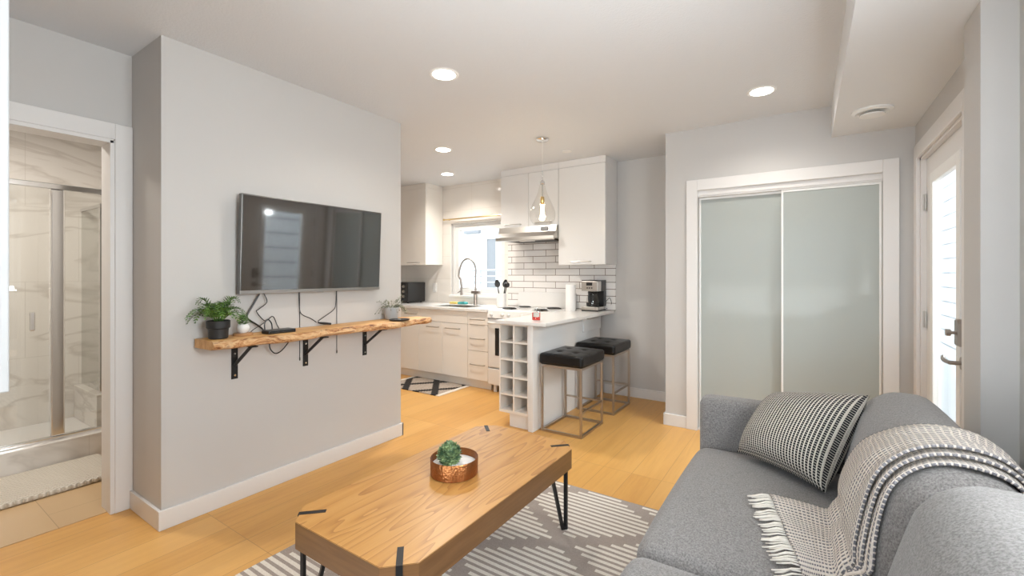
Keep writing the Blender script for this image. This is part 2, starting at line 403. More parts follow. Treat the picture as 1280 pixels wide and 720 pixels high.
def bathmat():
    m = N('cream_knit'); s = m.sep(m.coord())
    w = m.math('MULTIPLY', m.math('SINE', m.math('MULTIPLY', s[0], 260)), m.math('SINE', m.math('MULTIPLY', s[1], 200)))
    m.set(m.ramp(m.math('MULTIPLY_ADD', w, 0.5, 0.5), [(0.1, (0.60, 0.53, 0.43)), (0.7, (0.80, 0.74, 0.65))]), 0.95); m.bump(w, 0.9, 0.008); return m.m
M['bathmat'] = bathmat()
def uvweave(name, light, dark, nu, nv, duty, dash, bumpd=0.004):
    """stripes along v, broken into stitches along v, from the cloth's own UV map"""
    m = N(name); s = m.sep(m.coord('UV'))
    U = m.math('MULTIPLY', s[0], nu); Vv = m.math('MULTIPLY', s[1], nv)
    fu = m.math('FRACT', U); fv = m.math('FRACT', Vv)
    st = m.math('MULTIPLY', m.math('LESS_THAN', fu, duty), m.math('LESS_THAN', fv, dash))
    n = m.noise(m.coord(), 400, 2)
    l = m.ramp(n, [(0.3, tuple(c * 0.85 for c in light)), (0.7, light)])
    m.set(m.mix(st, l, dark), 0.95)
    h = m.math('ADD', m.math('SINE', m.math('MULTIPLY', U, 6.283)), m.math('MULTIPLY', m.math('SINE', m.math('MULTIPLY', Vv, 6.283)), 0.5))
    m.bump(h, 0.6, bumpd); return m.m
M['pillow'] = uvweave('black_cream_weave', (0.68, 0.635, 0.57), (0.010, 0.010, 0.012), 34, 44, 0.68, 0.80)
M['throw'] = uvweave('cream_grey_knit', (0.72, 0.655, 0.59), (0.15, 0.147, 0.165), 27, 78, 0.40, 0.70)

# ------------------------------------------------------------------ the room
X1, XB, Y0, Y1 = -2.655, -3.053, 0.876, 2.430
YC, XC, XD, ZC, ZB, XBK, YW = 3.834, -0.992, 0.584, 2.441, 2.219, 0.142, 4.509
fl = NB(); box(fl, -5.3, 1.0, -2.45, 4.75, -0.12, 0.0)
struct('floor', fl, M['floor'], label='honey oak plank floor')
tf = NB(); box(tf, -5.25, -3.09, -0.6, 1.75, 0.0, 0.004)
struct('floor_bathroom', tf, M['tilefloor'], label='beige tiled bathroom floor')
struct('ceiling', B(-5.3, 1.0, -2.45, 4.75, ZC, ZC + 0.12), M['ceil'], label='white textured ceiling')
struct('ceiling_bulkhead', B(XBK, XD + 0.1, -2.3, YC + 0.05, ZB, ZC + 0.02), M['drywall_smooth'], label='dropped white ceiling box along the entry wall')
# wall carrying the television (a boxed out wall between hall and kitchen)
struct('wall_television', B(-2.80, X1, Y0, Y1, 0, ZC + 0.02), M['wall'], label='grey wall carrying the television')
struct('wall_hall_return', B(-3.20, -2.80, Y0, Y0 + 0.12, 0, ZC + 0.02), M['wall'], label='narrow grey wall beside the bathroom door')
hb = NB()
DY0, DY1, DZ = 0.03, 0.797, 1.963
box(hb, XB - 0.115, XB, DY1, Y0 + 0.02, 0, ZC + 0.02); box(hb, XB - 0.115, XB, -0.62, DY0, 0, ZC + 0.02); box(hb, XB - 0.115, XB, DY0, DY1, DZ, ZC + 0.02)
struct('wall_hall', hb, M['wall'], label='grey wall around the bathroom doorway')
cw = NB()
CX0, CX1, CZ = -0.738, 0.420, 1.935
box(cw, XC, CX0, YC, YC + 0.12, 0, ZC + 0.02); box(cw, CX1, XD + 0.06, YC, YC + 0.12, 0, ZC + 0.02); box(cw, CX0, CX1, YC, YC + 0.12, CZ, ZC + 0.02)
box(cw, XC, XC + 0.1, YC + 0.12, YW + 0.02, 0, ZC + 0.02)
struct('wall_closet', cw, M['wall'], label='grey wall around the sliding closet doors')
struct('wall_closet_inside', B(XC + 0.1, XD + 0.05, YW - 0.05, YW + 0.02, 0, ZC), M['wall'])
# kitchen wall with the window opening
KX0, KX1, KZ0, KZ1 = -3.955, -3.085, 0.985, 1.93
kw = NB()
box(kw, -5.3, KX0, YW, YW + 0.13, 0, ZC + 0.02); box(kw, KX1, XC + 0.1, YW, YW + 0.13, 0, ZC + 0.02)
box(kw, KX0, KX1, YW, YW + 0.13, 0, KZ0); box(kw, KX0, KX1, YW, YW + 0.13, KZ1, ZC + 0.02)
struct('wall_kitchen', kw, M['wall'], label='grey kitchen end wall')
bt = NB()
box(bt, -5.0, KX0, YW - 0.012, YW, 0.88, ZC); box(bt, KX0, KX1, YW - 0.012, YW, KZ1, ZC); box(bt, KX0, KX1, YW - 0.012, YW, 0.88, KZ0); box(bt, KX1, -3.035, YW - 0.012, YW, 0.88, ZC)
struct('wall_tile_glossy', bt, M['bigtile'], label='glossy cream tiles around the kitchen window')
struct('wall_tile_subway', B(-3.035, -1.675, YW - 0.014, YW, 0.88, 1.80), M['subway'], label='white subway tile backsplash with dark grout')
struct('wall_kitchen_left', B(-5.3, -5.2, 1.75, 4.6, 0, ZC + 0.02), M['wall'])
struct('wall_kitchen_near', B(-5.3, -2.80, 2.30, Y1, 0, ZC + 0.02), M['wall'])
# entry wall with the glazed door, and the pilaster next to it
EY0, EY1, EZ = 2.72, 3.700, 1.985
rw = NB()
box(rw, XD, XD + 0.06, EY1, YC + 0.1, 0, ZC); box(rw, XD, XD + 0.06, 2.3, EY0, 0, ZC); box(rw, XD, XD + 0.06, EY0, EY1, EZ, ZC)
struct('wall_right', rw, M['wall'], label='grey wall around the entry door')
struct('wall_pilaster', B(0.506, XD + 0.14, 2.205, 2.40, 0, ZB + 0.02), M['wall'], label='grey wall pier between entry door and sofa')
sw = NB()
SY0, SY1, SZ0, SZ1 = 0.20, 1.30, 0.98, 2.12
for a in ((-2.3, SY0, 0, ZC), (SY1, 2.21, 0, ZC), (SY0, SY1, 0, SZ0), (SY0, SY1, SZ1, ZC)): box(sw, 0.600, 0.74, a[0], a[1], a[2], a[3])
struct('wall_sofa', sw, M['wall'], label='grey wall behind the sofa')
wb = NB()
for a in ((-2.3, -2.05, 0, ZC), (0.85, 1.0, 0, ZC), (-2.05, 0.85, 0, 0.3), (-2.05, 0.85, 2.32, ZC)): box(wb, a[0], a[1], -2.42, -2.3, a[2], a[3])
box(wb, -2.42, -2.3, -2.42, -0.62, 0, ZC)
struct('wall_back', wb, M['wall'])
struct('wall_hall_end', B(-1.75, -1.425, -0.034, 0.185, 0, ZC), M['wall'], label='wall end at the far left of the picture')
struct('wall_hall_near', B(-3.17, -1.45, -0.62, 0.03 - 0.065, 0, ZC), M['wall'])
# bathroom shell
ba = NB(); box(ba, -5.25, -5.15, -0.6, 1.75, 0, ZC)
struct('wall_bathroom_back', ba, M['marble'], label='marble tiled back wall of the shower')
struct('wall_bathroom_right', B(-5.2, -3.17, 1.55, 1.65, 0, ZC), M['marble'])
struct('wall_bathroom_left', B(-5.2, -3.17, -0.62, -0.52, 0, ZC), M['marble'])
# baseboards
bb, bt_ = 0.097, 0.015
def baseboard(name, *boxes):
    m = NB()
    for a in boxes: box(m, *a, bev=0.003)
    return struct(name, m, M['trim'], label='white baseboard')
baseboard('baseboard_television', (X1, X1 + bt_, Y0 - bt_, Y1 + bt_, 0, bb), (-2.80, X1 + bt_, Y1, Y1 + bt_, 0, bb))
baseboard('baseboard_hall', (XB + 0.018, X1 - 0.0005, Y0 - bt_, Y0, 0, bb))
baseboard('baseboard_closet', (XC - bt_, CX0 - 0.082, YC - bt_, YC, 0, bb), (XC - bt_, XC, YC - bt_, YW - bt_, 0, bb))
baseboard('baseboard_kitchen', (-1.80, XC - bt_, YW - bt_, YW, 0, bb))
baseboard('baseboard_right', (CX1 + 0.085, XD, YC - bt_, YC, 0, bb))
# door casings
t = NB()
box(t, XB, XB + 0.018, DY1 + 0.004, Y0 - 0.001, 0, DZ + 0.09, bev=0.003); box(t, XB, XB + 0.018, DY0 - 0.075, DY0 - 0.004, 0, DZ + 0.09, bev=0.003)
box(t, XB, XB + 0.018, DY0 - 0.004, DY1 + 0.004, DZ + 0.006, DZ + 0.09, bev=0.003)
struct('trim_1', t, M['trim'], label='white casing around the bathroom doorway')
t = NB()
box(t, XB - 0.13, XB + 0.010, DY1 - 0.014, DY1 + 0.004, 0, DZ); box(t, XB - 0.13, XB + 0.010, DY0 - 0.004, DY0 + 0.014, 0, DZ); box(t, XB - 0.13, XB + 0.010, DY0, DY1, DZ - 0.012, DZ + 0.006)
struct('trim_2', t, M['trim'], label='white bathroom door jamb')
t = NB(); cz = 2.022; ci = 0.083
box(t, CX0 - ci, CX0, YC - 0.020, YC, 0, cz, bev=0.003); box(t, CX1, CX1 + ci, YC - 0.020, YC, 0, cz, bev=0.003); box(t, CX0, CX1, YC - 0.020, YC, CZ, cz, bev=0.003)
struct('trim_3', t, M['trim'], label='white casing around the closet')
t = NB()
box(t, CX0, CX1, YC + 0.01, YC + 0.10, CZ - 0.052, CZ); box(t, CX0 - 0.002, CX1, YC + 0.002, YC + 0.012, CZ - 0.040, CZ); box(t, CX0, CX1, YC + 0.01, YC + 0.10, 0, 0.012)
struct('trim_4', t, M['trim'], label='white closet door track')
t = NB(); ei = 0.085
box(t, XD - 0.018, XD, EY1 - 0.005, EY1 + ei, 0, EZ + ei, bev=0.003); box(t, XD - 0.018, XD, EY0 - 0.06, EY0 + 0.005, 0, EZ + ei, bev=0.003); box(t, XD - 0.018, XD, EY0 + 0.005, EY1 - 0.005, EZ - 0.005, EZ + ei, bev=0.003)
box(t, XD, XD + 0.06, EY1 - 0.03, EY1, 0, EZ); box(t, XD, XD + 0.06, EY0, EY0 + 0.03, 0, EZ); box(t, XD, XD + 0.06, EY0, EY1, EZ - 0.02, EZ)
struct('trim_5', t, M['trim'], label='white casing around the entry door')
# closet doors
def closet_door(name, x0, x1, y, label):
    d = thing(name, label, 'door', ((x0 + x1) / 2, y, 0.012), kind='structure')
    z0, z1 = 0.014, CZ - 0.053
    obj('glass_panel', B(x0 + 0.008, x1 - 0.008, y, y + 0.012, z0 + 0.01, z1 - 0.01), M['closet'], d)
    f = NB(); w = 0.014
    box(f, x0, x0 + w, y - 0.006, y + 0.02, z0, z1, bev=0.002); box(f, x1 - w, x1, y - 0.006, y + 0.02, z0, z1, bev=0.002)
    box(f, x0 + w, x1 - w, y - 0.006, y + 0.02, z0, z0 + 0.03); box(f, x0 + w, x1 - w, y - 0.006, y + 0.02, z1 - 0.016, z1)
    obj('door_frame', f, M['white_plastic'], d)
closet_door('door_2', CX0 + 0.002, -0.125, YC + 0.055, 'left sliding closet door of pale grey green glass')
closet_door('door_3', -0.160, CX1 - 0.002, YC + 0.022, 'right sliding closet door of pale grey green glass')
# entry door
dx = XD + 0.026
d = thing('door_1', 'white entry door with tall glass pane and lever handle', 'door', (dx, 3.2, 0.01), kind='structure')
GY0, GY1, GZ0, GZ1 = 2.985, 3.470, 0.26, 1.79
lf = NB(); ly0, ly1, lz1 = EY0 + 0.032, EY1 - 0.032, EZ - 0.022
g_ = 0.055
for a in ((ly0, GY0 - g_, 0.01, lz1), (GY1 + g_, ly1, 0.01, lz1), (GY0 - g_, GY1 + g_, 0.01, GZ0 - g_), (GY0 - g_, GY1 + g_, GZ1 + g_, lz1)): box(lf, dx, dx + 0.030, *a)
obj('door_leaf', lf, M['trim'], d)
lfm = NB(); w = 0.062
for a in ((GY0 - w, GY0, GZ0 - w, GZ1 + w), (GY1, GY1 + w, GZ0 - w, GZ1 + w), (GY0, GY1, GZ0 - w, GZ0), (GY0, GY1, GZ1, GZ1 + w)): box(lfm, dx - 0.010, dx + 0.020, *a, bev=0.004)
obj('glazing_frame', lfm, M['white_plastic'], d)
obj('pane', B(dx + 0.010, dx + 0.015, GY0, GY1, GZ0, GZ1), M['glass'], d)
for hz in (1.70, 0.985, 0.25):
    h = NB(); tube(h, [(dx - 0.012, EY1 - 0.027, hz - 0.05), (dx - 0.012, EY1 - 0.027, hz + 0.05)], 0.007)
    box(h, dx - 0.012, dx - 0.004, EY1 - 0.052, EY1 - 0.003, hz - 0.05, hz + 0.05)
    obj('hinge', h, M['steel'], d, label='steel hinge')
lk = NB(); prism(lk, [(2.925, 0.925), (2.925, 1.035), (2.915, 1.05), (2.865, 1.05), (2.855, 1.035), (2.855, 0.925)], 'x', dx - 0.028, dx, bev=0.004)
lko = obj('deadbolt', lk, M['nickel'], d, label='satin nickel deadbolt')
tk = NB(); tube(tk, [(dx - 0.026, 2.90, 0.985), (dx - 0.045, 2.90, 0.985)], 0.008); tube(tk, [(dx - 0.045, 2.90, 0.985), (dx - 0.062, 2.90, 0.985)], 0.017, 14)
obj('thumb_turn', tk, M['nickel'], lko)
lv = NB(); tube(lv, [(dx, 2.885, 0.845), (dx - 0.012, 2.885, 0.845)], 0.030, 20); tube(lv, [(dx - 0.012, 2.885, 0.845), (dx - 0.05, 2.885, 0.845)], 0.010)
tube(lv, catmull([(dx - 0.05, 2.878, 0.845), (dx - 0.055, 2.93, 0.845), (dx - 0.055, 2.98, 0.847), (dx - 0.048, 3.01, 0.855)], 5), 0.010)
obj('door_handle', lv, M['nickel'], d, smooth=True, label='satin nickel lever handle')
# kitchen window
wn = thing('window_1', 'white kitchen window over the sink', 'window', ((KX0 + KX1) / 2, YW, KZ0), kind='structure')
f = NB()
def frame(bm, x0, x1, z0, z1, y0, y1, w, bev=0.004):
    for a in ((x0, x0 + w, z0, z1), (x1 - w, x1, z0, z1), (x0 + w, x1 - w, z0, z0 + w), (x0 + w, x1 - w, z1 - w, z1)): box(bm, a[0], a[1], y0, y1, a[2], a[3], bev=bev)
frame(f, KX0, KX1, KZ0, KZ1, YW + 0.03, YW + 0.12, 0.035); obj('window_frame', f, M['white_plastic'], wn)
f = NB(); frame(f, KX0 + 0.035, KX1 - 0.035, KZ0 + 0.035, KZ1 - 0.035, YW + 0.045, YW + 0.10, 0.060); obj('sash', f, M['white_plastic'], wn)
obj('pane', B(KX0 + 0.09, KX1 - 0.09, YW + 0.075, YW + 0.081, KZ0 + 0.09, KZ1 - 0.09), M['glass'], wn)
obj('window_sill', B(KX0 - 0.02, KX1, YW - 0.035, YW + 0.04, KZ0 - 0.025, KZ0 + 0.001, bev=0.004), M['white_plastic'], wn)
ck = NB(); box(ck, -3.60, -3.50, YW + 0.02, YW + 0.045, KZ0 + 0.05, KZ0 + 0.07, bev=0.004); tube(ck, [(-3.55, YW + 0.03, KZ0 + 0.06), (-3.53, YW + 0.015, KZ0 + 0.10)], 0.007)
obj('crank', ck, M['white_plastic'], wn)
# windows outside the picture; the patio one is added for its light
w2 = thing('window_2', 'wide unseen patio window added behind the camera for its light', 'window', (-0.6, -2.36, 0.3), kind='structure')
f = NB(); frame(f, -2.05, 0.85, 0.30, 2.32, -2.42, -2.30, 0.07); box(f, -0.64, -0.56, -2.42, -2.30, 0.37, 2.25); obj('window_frame', f, M['white_plastic'], w2)
obj('pane', B(-1.98, 0.78, -2.37, -2.362, 0.37, 2.25), M['glass'], w2)
w3 = thing('window_3', 'window over the near end of the sofa', 'window', (0.67, 0.75, SZ0), kind='structure')
f = NB()
for a in ((SY0, SY0 + 0.06, SZ0, SZ1), (SY1 - 0.06, SY1, SZ0, SZ1), (SY0, SY1, SZ0, SZ0 + 0.06), (SY0, SY1, SZ1 - 0.06, SZ1)): box(f, 0.62, 0.73, *a)
obj('window_frame', f, M['white_plastic'], w3)
obj('pane', B(0.68, 0.686, SY0 + 0.06, SY1 - 0.06, SZ0 + 0.06, SZ1 - 0.06), M['glass'], w3)

# ------------------------------------------------------------------ outside
struct('ground_outside', B(-12, 9, -9, 16, -0.40, -0.14), M['deck'])
h = thing('neighbour_house', 'white clad house wall seen through the kitchen window', 'building', (-4.6, 8.2, -0.14), kind='structure')
obj('wall', B(-9, 1.0, 8.2, 8.4, -0.14, 4.2), M['siding_pale'], h)
f = NB(); box(f, -6.06, -5.80, 8.12, 8.21, 0.2, 2.06); obj('window', f, M['siding_dark'], h)
f = NB(); frame(f, -6.13, -5.73, 0.12, 2.13, 8.10, 8.2, 0.07); obj('window_frame', f, M['white_plastic'], h)
f = NB(); box(f, -6.75, -6.3, 8.12, 8.21, 2.22, 2.40); obj('soffit_vent', f, M['siding_dark'], h)
h2 = thing('side_house', 'white clad wall seen through the entry door glass', 'building', (1.9, 3.0, -0.14), kind='structure')
obj('wall', B(1.9, 2.1, -3, 18, -0.14, 3.6), M['siding'], h2)
r = thing('balcony_railing', 'grey metal railing outside the kitchen window', 'railing', (-4.0, 5.9, -0.14))
f = NB()
for z in (1.33, 1.23, 1.13, 1.03, 0.93, 0.83): tube(f, [(-6.5, 5.9, z), (-2.2, 5.9, z)], 0.013 if z < 1.3 else 0.022, 6)
obj('rails', f, M['rail'], r)
for x in (-5.6, -4.55, -3.5, -2.4): obj('post', B(x - 0.02, x + 0.02, 5.88, 5.92, -0.14, 1.35), M['rail'], r)

# ------------------------------------------------------------------ ceiling fittings
def downlight(first=None):
    t = thing('recessed_light', 'x', 'ceiling light', (0, 0, ZC), 'recessed ceiling lights')
    p = NB(); lathe(p, [(0.066, ZC - 0.003), (0.080, ZC - 0.006), (0.088, ZC - 0.001), (0.088, ZC)], 0, 0, 40, False, False); obj('trim_ring', p, M['white_plastic'], t, smooth=True)
    p = NB(); lathe(p, [(0.067, ZC - 0.002), (0.0665, ZC - 0.004)], 0, 0, 40, True, True); obj('diffuser', p, M['lit'], t)
    return t
LP = [(-1.788, 1.972, 'recessed light nearest the camera, above the coffee table'), (-0.244, 3.283, 'recessed light in front of the closet'),
      (-2.872, 3.156, 'recessed light just beyond the television wall corner'), (-3.527, 3.95, 'recessed light nearest the kitchen window')]
d0 = downlight()
for i, (x, y, lab) in enumerate(LP):
    t = d0 if i == 0 else copy_tree(d0)
    t.location = (x, y, ZC); t['label'] = lab
    l = bpy.data.lights.new('downlight_lamp', 'SPOT'); l.energy = DOWN_W * (4.5, 3.3, 13.0, 7.0)[i]; l.color = (1.0, 0.93, 0.84); l.spot_size = R(150); l.spot_blend = 0.8; l.shadow_soft_size = 0.06
    lo = bpy.data.objects.new('downlight_lamp', l); COL.objects.link(lo); lo.location = (x, y, ZC - 0.02)
l = bpy.data.lights.new('bathroom_lamp', 'AREA'); l.shape = 'DISK'; l.size = 0.4; l.energy = 26; l.color = (1.0, 0.93, 0.85)
lo = bpy.data.objects.new('bathroom_lamp', l); COL.objects.link(lo); lo.location = (-4.0, 0.4, ZC - 0.06)
bl = NB(); lathe(bl, [(0.16, ZC), (0.16, ZC - 0.03), (0.02, ZC - 0.05)], -4.0, 0.4); tag(obj('ceiling_lamp', bl, M['white_plastic'], loc=(-4.0, 0.4, ZC)), 'white flush ceiling lamp in the bathroom', 'ceiling light')
v = thing('ceiling_vent', 'round white air vent on the dropped ceiling by the entry door', 'vent', (0.317, 3.335, ZB))
p = NB(); lathe(p, [(0.098, ZB), (0.098, ZB - 0.008), (0.080, ZB - 0.016), (0.070, ZB - 0.010)], 0.317, 3.335, 40, False, True); obj('ring', p, M['white_plastic'], v, smooth=True)
p = NB(); lathe(p, [(0.030, ZB - 0.008), (0.060, ZB - 0.026), (0.060, ZB - 0.032), (0.010, ZB - 0.036)], 0.317, 3.335, 40, True, True); obj('disc', p, M['white_plastic'], v, smooth=True)
p = NB(); lathe(p, [(0.045, ZC), (0.045, ZC - 0.006), (0.036, ZC - 0.010)], -1.917, 3.85, 32, False, True)
tag(obj('ceiling_cover_plate', p, M['white_plastic'], loc=(-1.917, 3.85, ZC), smooth=True), 'small flat white disc on the ceiling behind the pendant lamp', 'ceiling disc')
PX, PY = -1.917, 3.372
pl = thing('pendant_lamp', 'teardrop clear glass pendant lamp hanging over the peninsula', 'pendant lamp', (PX, PY, ZC))
p = NB(); lathe(p, [(0.058, ZC), (0.058, ZC - 0.012), (0.045, ZC - 0.024), (0.012, ZC - 0.028)], PX, PY, 32, False, True); obj('canopy', p, M['chrome'], pl, smooth=True)
p = NB(); tube(p, [(PX, PY, ZC - 0.02), (PX, PY, 2.13)], 0.0022, 6); obj('cord', p, M['white_plastic'], pl)
p = NB(); tube(p, [(PX, PY, 2.16), (PX, PY, 2.06)], 0.006, 10); lathe(p, [(0.008, 2.075), (0.020, 2.068), (0.022, 2.045), (0.018, 2.04)], PX, PY, 20); tube(p, [(PX, PY, 2.05), (PX, PY, 1.93)], 0.006, 10)
obj('stem', p, M['chrome'], pl, smooth=True)
p = NB(); lathe(p, [(0.012, 1.935), (0.018, 1.925), (0.018, 1.875), (0.014, 1.87)], PX, PY, 20); obj('socket', p, M['gold'], pl, smooth=True)
p = NB(); lathe(p, [(0.012, 1.87), (0.024, 1.84), (0.029, 1.81), (0.024, 1.78), (0.008, 1.765)], PX, PY, 20); obj('bulb', p, M['lampglass'], pl, smooth=True)
p = NB()
for k in range(6):
    a = k * math.pi / 3; tube(p, [(PX + 0.010 * math.cos(a), PY + 0.010 * math.sin(a), 1.86), (PX + 0.013 * math.cos(a + .4), PY + 0.013 * math.sin(a + .4), 1.79)], 0.003, 5)
obj('filament', p, M['filament'], pl)
p = NB(); prof = [(0.020, 2.05), (0.026, 2.02), (0.040, 1.97), (0.060, 1.92), (0.085, 1.87), (0.106, 1.82), (0.113, 1.785), (0.108, 1.745), (0.092, 1.712), (0.075, 1.695)]
pr3 = [tuple(q) for q in catmull([(a, b, 0) for a, b in prof], 4)]
lathe(p, [(a, b) for a, b, _ in pr3], PX, PY, 48, False, True); obj('glass_shade', p, M['lampglass'], pl, smooth='all')
l = bpy.data.lights.new('pendant_glow', 'POINT'); l.energy = 5; l.color = (1, 0.85, 0.62); l.shadow_soft_size = 0.03
lo = bpy.data.objects.new('pendant_glow', l); COL.objects.link(lo); lo.location = (PX, PY, 1.81)

# ------------------------------------------------------------------ kitchen
def bar_handle(name, parent, x0, x1, y, z, mat=None):
    p = NB(); m = mat or M['steel']
    tube(p, catmull([(x0, y, z), (x0 + 0.008, y - 0.022, z), (x0 + 0.02, y - 0.026, z), ((x0 + x1) / 2, y - 0.030, z), (x1 - 0.02, y - 0.026, z), (x1 - 0.008, y - 0.022, z), (x1, y, z)], 4), 0.005, 8)
    return obj(name, p, m, parent, smooth=True, label='steel bar handle')
FY = 3.862          # front of the base units
def base_unit(x0, x1, label, fronts):
    t = thing('base_cabinet', label, 'cabinet', ((x0 + x1) / 2, 4.18, 0), 'kitchen base cabinets')
    b = NB(); box(b, x0, x1, FY + 0.02, YW - 0.02, 0.10, 0.66 if 'sink' in label else 0.85); obj('carcass', b, M['cream_lam'], t)
    b = NB(); box(b, x0, x1, FY + 0.06, FY + 0.08, 0.0, 0.10); obj('toe_kick', b, M['cream_lam'], t)
    for kind, a0, a1, z0, z1, h in fronts:
        f = obj(kind, B(a0 + 0.002, a1 - 0.002, FY, FY + 0.019, z0 + 0.002, z1 - 0.002, bev=0.002), M['cream_lam'], t)
        if h: bar_handle('handle', f, h[0], h[1], FY, h[2])
    return t
base_unit(-4.85, -3.905, 'cream base cabinet under the black oven, partly behind the television wall',
          [('drawer', -4.36, -3.905, 0.705, 0.85, (-4.14, -3.94, 0.782)), ('door', -4.36, -3.905, 0.10, 0.705, None), ('door', -4.85, -4.36, 0.10, 0.85, None)])
base_unit(-3.905, -3.150, 'cream sink cabinet with two doors below a blank panel', [('front_panel', -3.905, -3.150, 0.705, 0.85, None),
          ('door', -3.905, -3.528, 0.10, 0.705, (-3.77, -3.58, 0.645)), ('door', -3.528, -3.150, 0.10, 0.705, (-3.475, -3.26, 0.645))])
base_unit(-3.150, -2.868, 'narrow cream cabinet of three drawers beside the stove', [('drawer', -3.150, -2.868, 0.705, 0.85, (-3.11, -2.91, 0.765)),
          ('drawer', -3.150, -2.868, 0.42, 0.705, (-3.11, -2.91, 0.555)), ('drawer', -3.150, -2.868, 0.10, 0.42, (-3.11, -2.91, 0.27))])
wt = NB(); sx0, sx1, sy0, sy1 = -3.80, -3.24, 3.96, 4.30
for a in ((-4.85, sx0, FY - 0.03, YW - 0.015), (sx1, -2.862, FY - 0.03, YW - 0.015), (sx0, sx1, FY - 0.03, sy0), (sx0, sx1, sy1, YW - 0.015)): box(wt, a[0], a[1], a[2], a[3], 0.853, 0.88)
tag(obj('worktop', wt, M['counter'], loc=(-3.85, 4.18, 0.853)), 'white worktop with the sink, under the kitchen window', 'worktop')
sk = NB()
for a in ((sx0, sx1, sy0, sy1, 0.68, 0.69), (sx0, sx0 + 0.008, sy0, sy1, 0.69, 0.876), (sx1 - 0.008, sx1, sy0, sy1, 0.69, 0.876), (sx0, sx1, sy0, sy0 + 0.008, 0.69, 0.876), (sx0, sx1, sy1 - 0.008, sy1, 0.69, 0.876)): box(sk, *a)
tag(obj('sink', sk, M['steel'], loc=(-3.52, 4.13, 0.68)), 'steel sink set into the white worktop below the faucet', 'sink')
# faucet
fx, fy = -3.43, 4.36
fa = thing('faucet', 'tall spring neck steel faucet in front of the kitchen window', 'faucet', (fx, fy, 0.88))
p = NB(); lathe(p, [(0.026, 0.88), (0.026, 0.885), (0.022, 0.89), (0.022, 1.045), (0.018, 1.05)], fx, fy, 20); obj('base', p, M['nickel'], fa, smooth=True)
p = NB(); box(p, fx - 0.05, fx + 0.07, fy - 0.03, fy + 0.01, 1.02, 1.055, bev=0.005); obj('valve_lever', p, M['nickel'], fa)
p = NB(); path = catmull([(fx, fy, 1.05), (fx, fy, 1.22), (fx, fy, 1.34), (fx - 0.03, fy - 0.015, 1.42), (fx - 0.09, fy - 0.04, 1.455), (fx - 0.15, fy - 0.065, 1.42), (fx - 0.185, fy - 0.08, 1.33), (fx - 0.20, fy - 0.085, 1.24)], 8)
tube(p, path, 0.011, 12); obj('neck', p, M['nickel'], fa, smooth=True)
p = NB()
for k in range(0, 46):
    q = path[int(k / 45 * (len(path) - 1))]; q2 = path[min(len(path) - 1, int(k / 45 * (len(path) - 1)) + 1)]
    dd = (q2 - q).normalized() if (q2 - q).length > 1e-6 else Vector((0, 0, -1))
    if q.z > 1.30 or q.x < fx - 0.1: tube(p, [q - dd * 0.0022, q + dd * 0.0022], 0.0145, 10)
obj('spring', p, M['steel'], fa)
p = NB(); ex, ey = fx - 0.20, fy - 0.085
tube(p, [(ex, ey, 1.25), (ex + 0.035, ey, 1.19), (ex + 0.045, ey, 1.12), (ex + 0.045, ey, 1.03)], 0.014, 12); tube(p, [(ex + 0.045, ey, 1.06), (ex - 0.01, ey - 0.01, 1.03)], 0.007, 8)
tube(p, [(ex + 0.045, ey, 1.03), (ex + 0.045, ey, 1.00)], 0.017, 12); obj('spray_head', p, M['nickel'], fa, smooth=True)
p = NB(); tube(p, [(ex + 0.045, ey, 1.09), (fx, fy, 1.10)], 0.006, 8); obj('support_arm', p, M['nickel'], fa)
sp = NB(); box(sp, -3.86, -3.75, 4.36, 4.43, 0.88, 0.905, bev=0.006); tag(obj('sponge', sp, M['sponge'], loc=(-3.80, 4.40, 0.88)), 'yellow sponge on the worktop behind the sink', 'sponge')
sp = NB(); merge(sp, cushion(-3.72, -3.60, 4.35, 4.43, 0.88, 0.908, r=0.012, bz=0.004, n=6)); tag(obj('dish_cloth', sp, M['teal'], loc=(-3.66, 4.39, 0.88), smooth=True), 'folded teal dish cloth behind the sink next to the sponge', 'cloth')
# toaster oven
to = thing('toaster_oven', 'black countertop oven in the far left corner of the worktop', 'oven', (-4.5, 4.29, 0.88))
p = NB(); box(p, -4.80, -4.345, 4.10, 4.42, 0.895, 1.155, bev=0.012); obj('body', p, M['black'], to)
p = NB(); box(p, -4.79, -4.475, 4.085, 4.102, 0.925, 1.135, bev=0.003); dr = obj('door', p, M['ovenglass'], to)
p = NB(); tube(p, [(-4.77, 4.06, 1.12), (-4.50, 4.06, 1.12)], 0.006, 8); obj('handle', p, M['steel'], dr)
p = NB(); box(p, -4.46, -4.36, 4.092, 4.102, 0.93, 1.14); obj('control_panel', p, M['blackmatte'], to)
for z in (1.10, 1.035, 0.97):
    p = NB(); tube(p, [(-4.41, 4.093, z), (-4.41, 4.072, z)], 0.017, 16); obj('knob', p, M['steel'], to, label='steel knob')
for x in (-4.77, -4.39):
    for y in (4.14, 4.38): p = NB(); tube(p, [(x, y, 0.88), (x, y, 0.897)], 0.012, 8); obj('foot', p, M['black'], to)
ou = thing('wall_outlet', 'white wall outlet on the tiles right of the black oven', 'outlet', (-4.17, YW - 0.012, 1.08))
obj('cover_plate', B(-4.275, -4.205, YW - 0.018, YW - 0.012, 1.02, 1.14, bev=0.002), M['white_plastic'], ou)
for z in (1.055, 1.10): obj('socket', B(-4.257, -4.223, YW - 0.0195, YW - 0.018, z - 0.014, z + 0.014), M['white_ceramic'], ou)
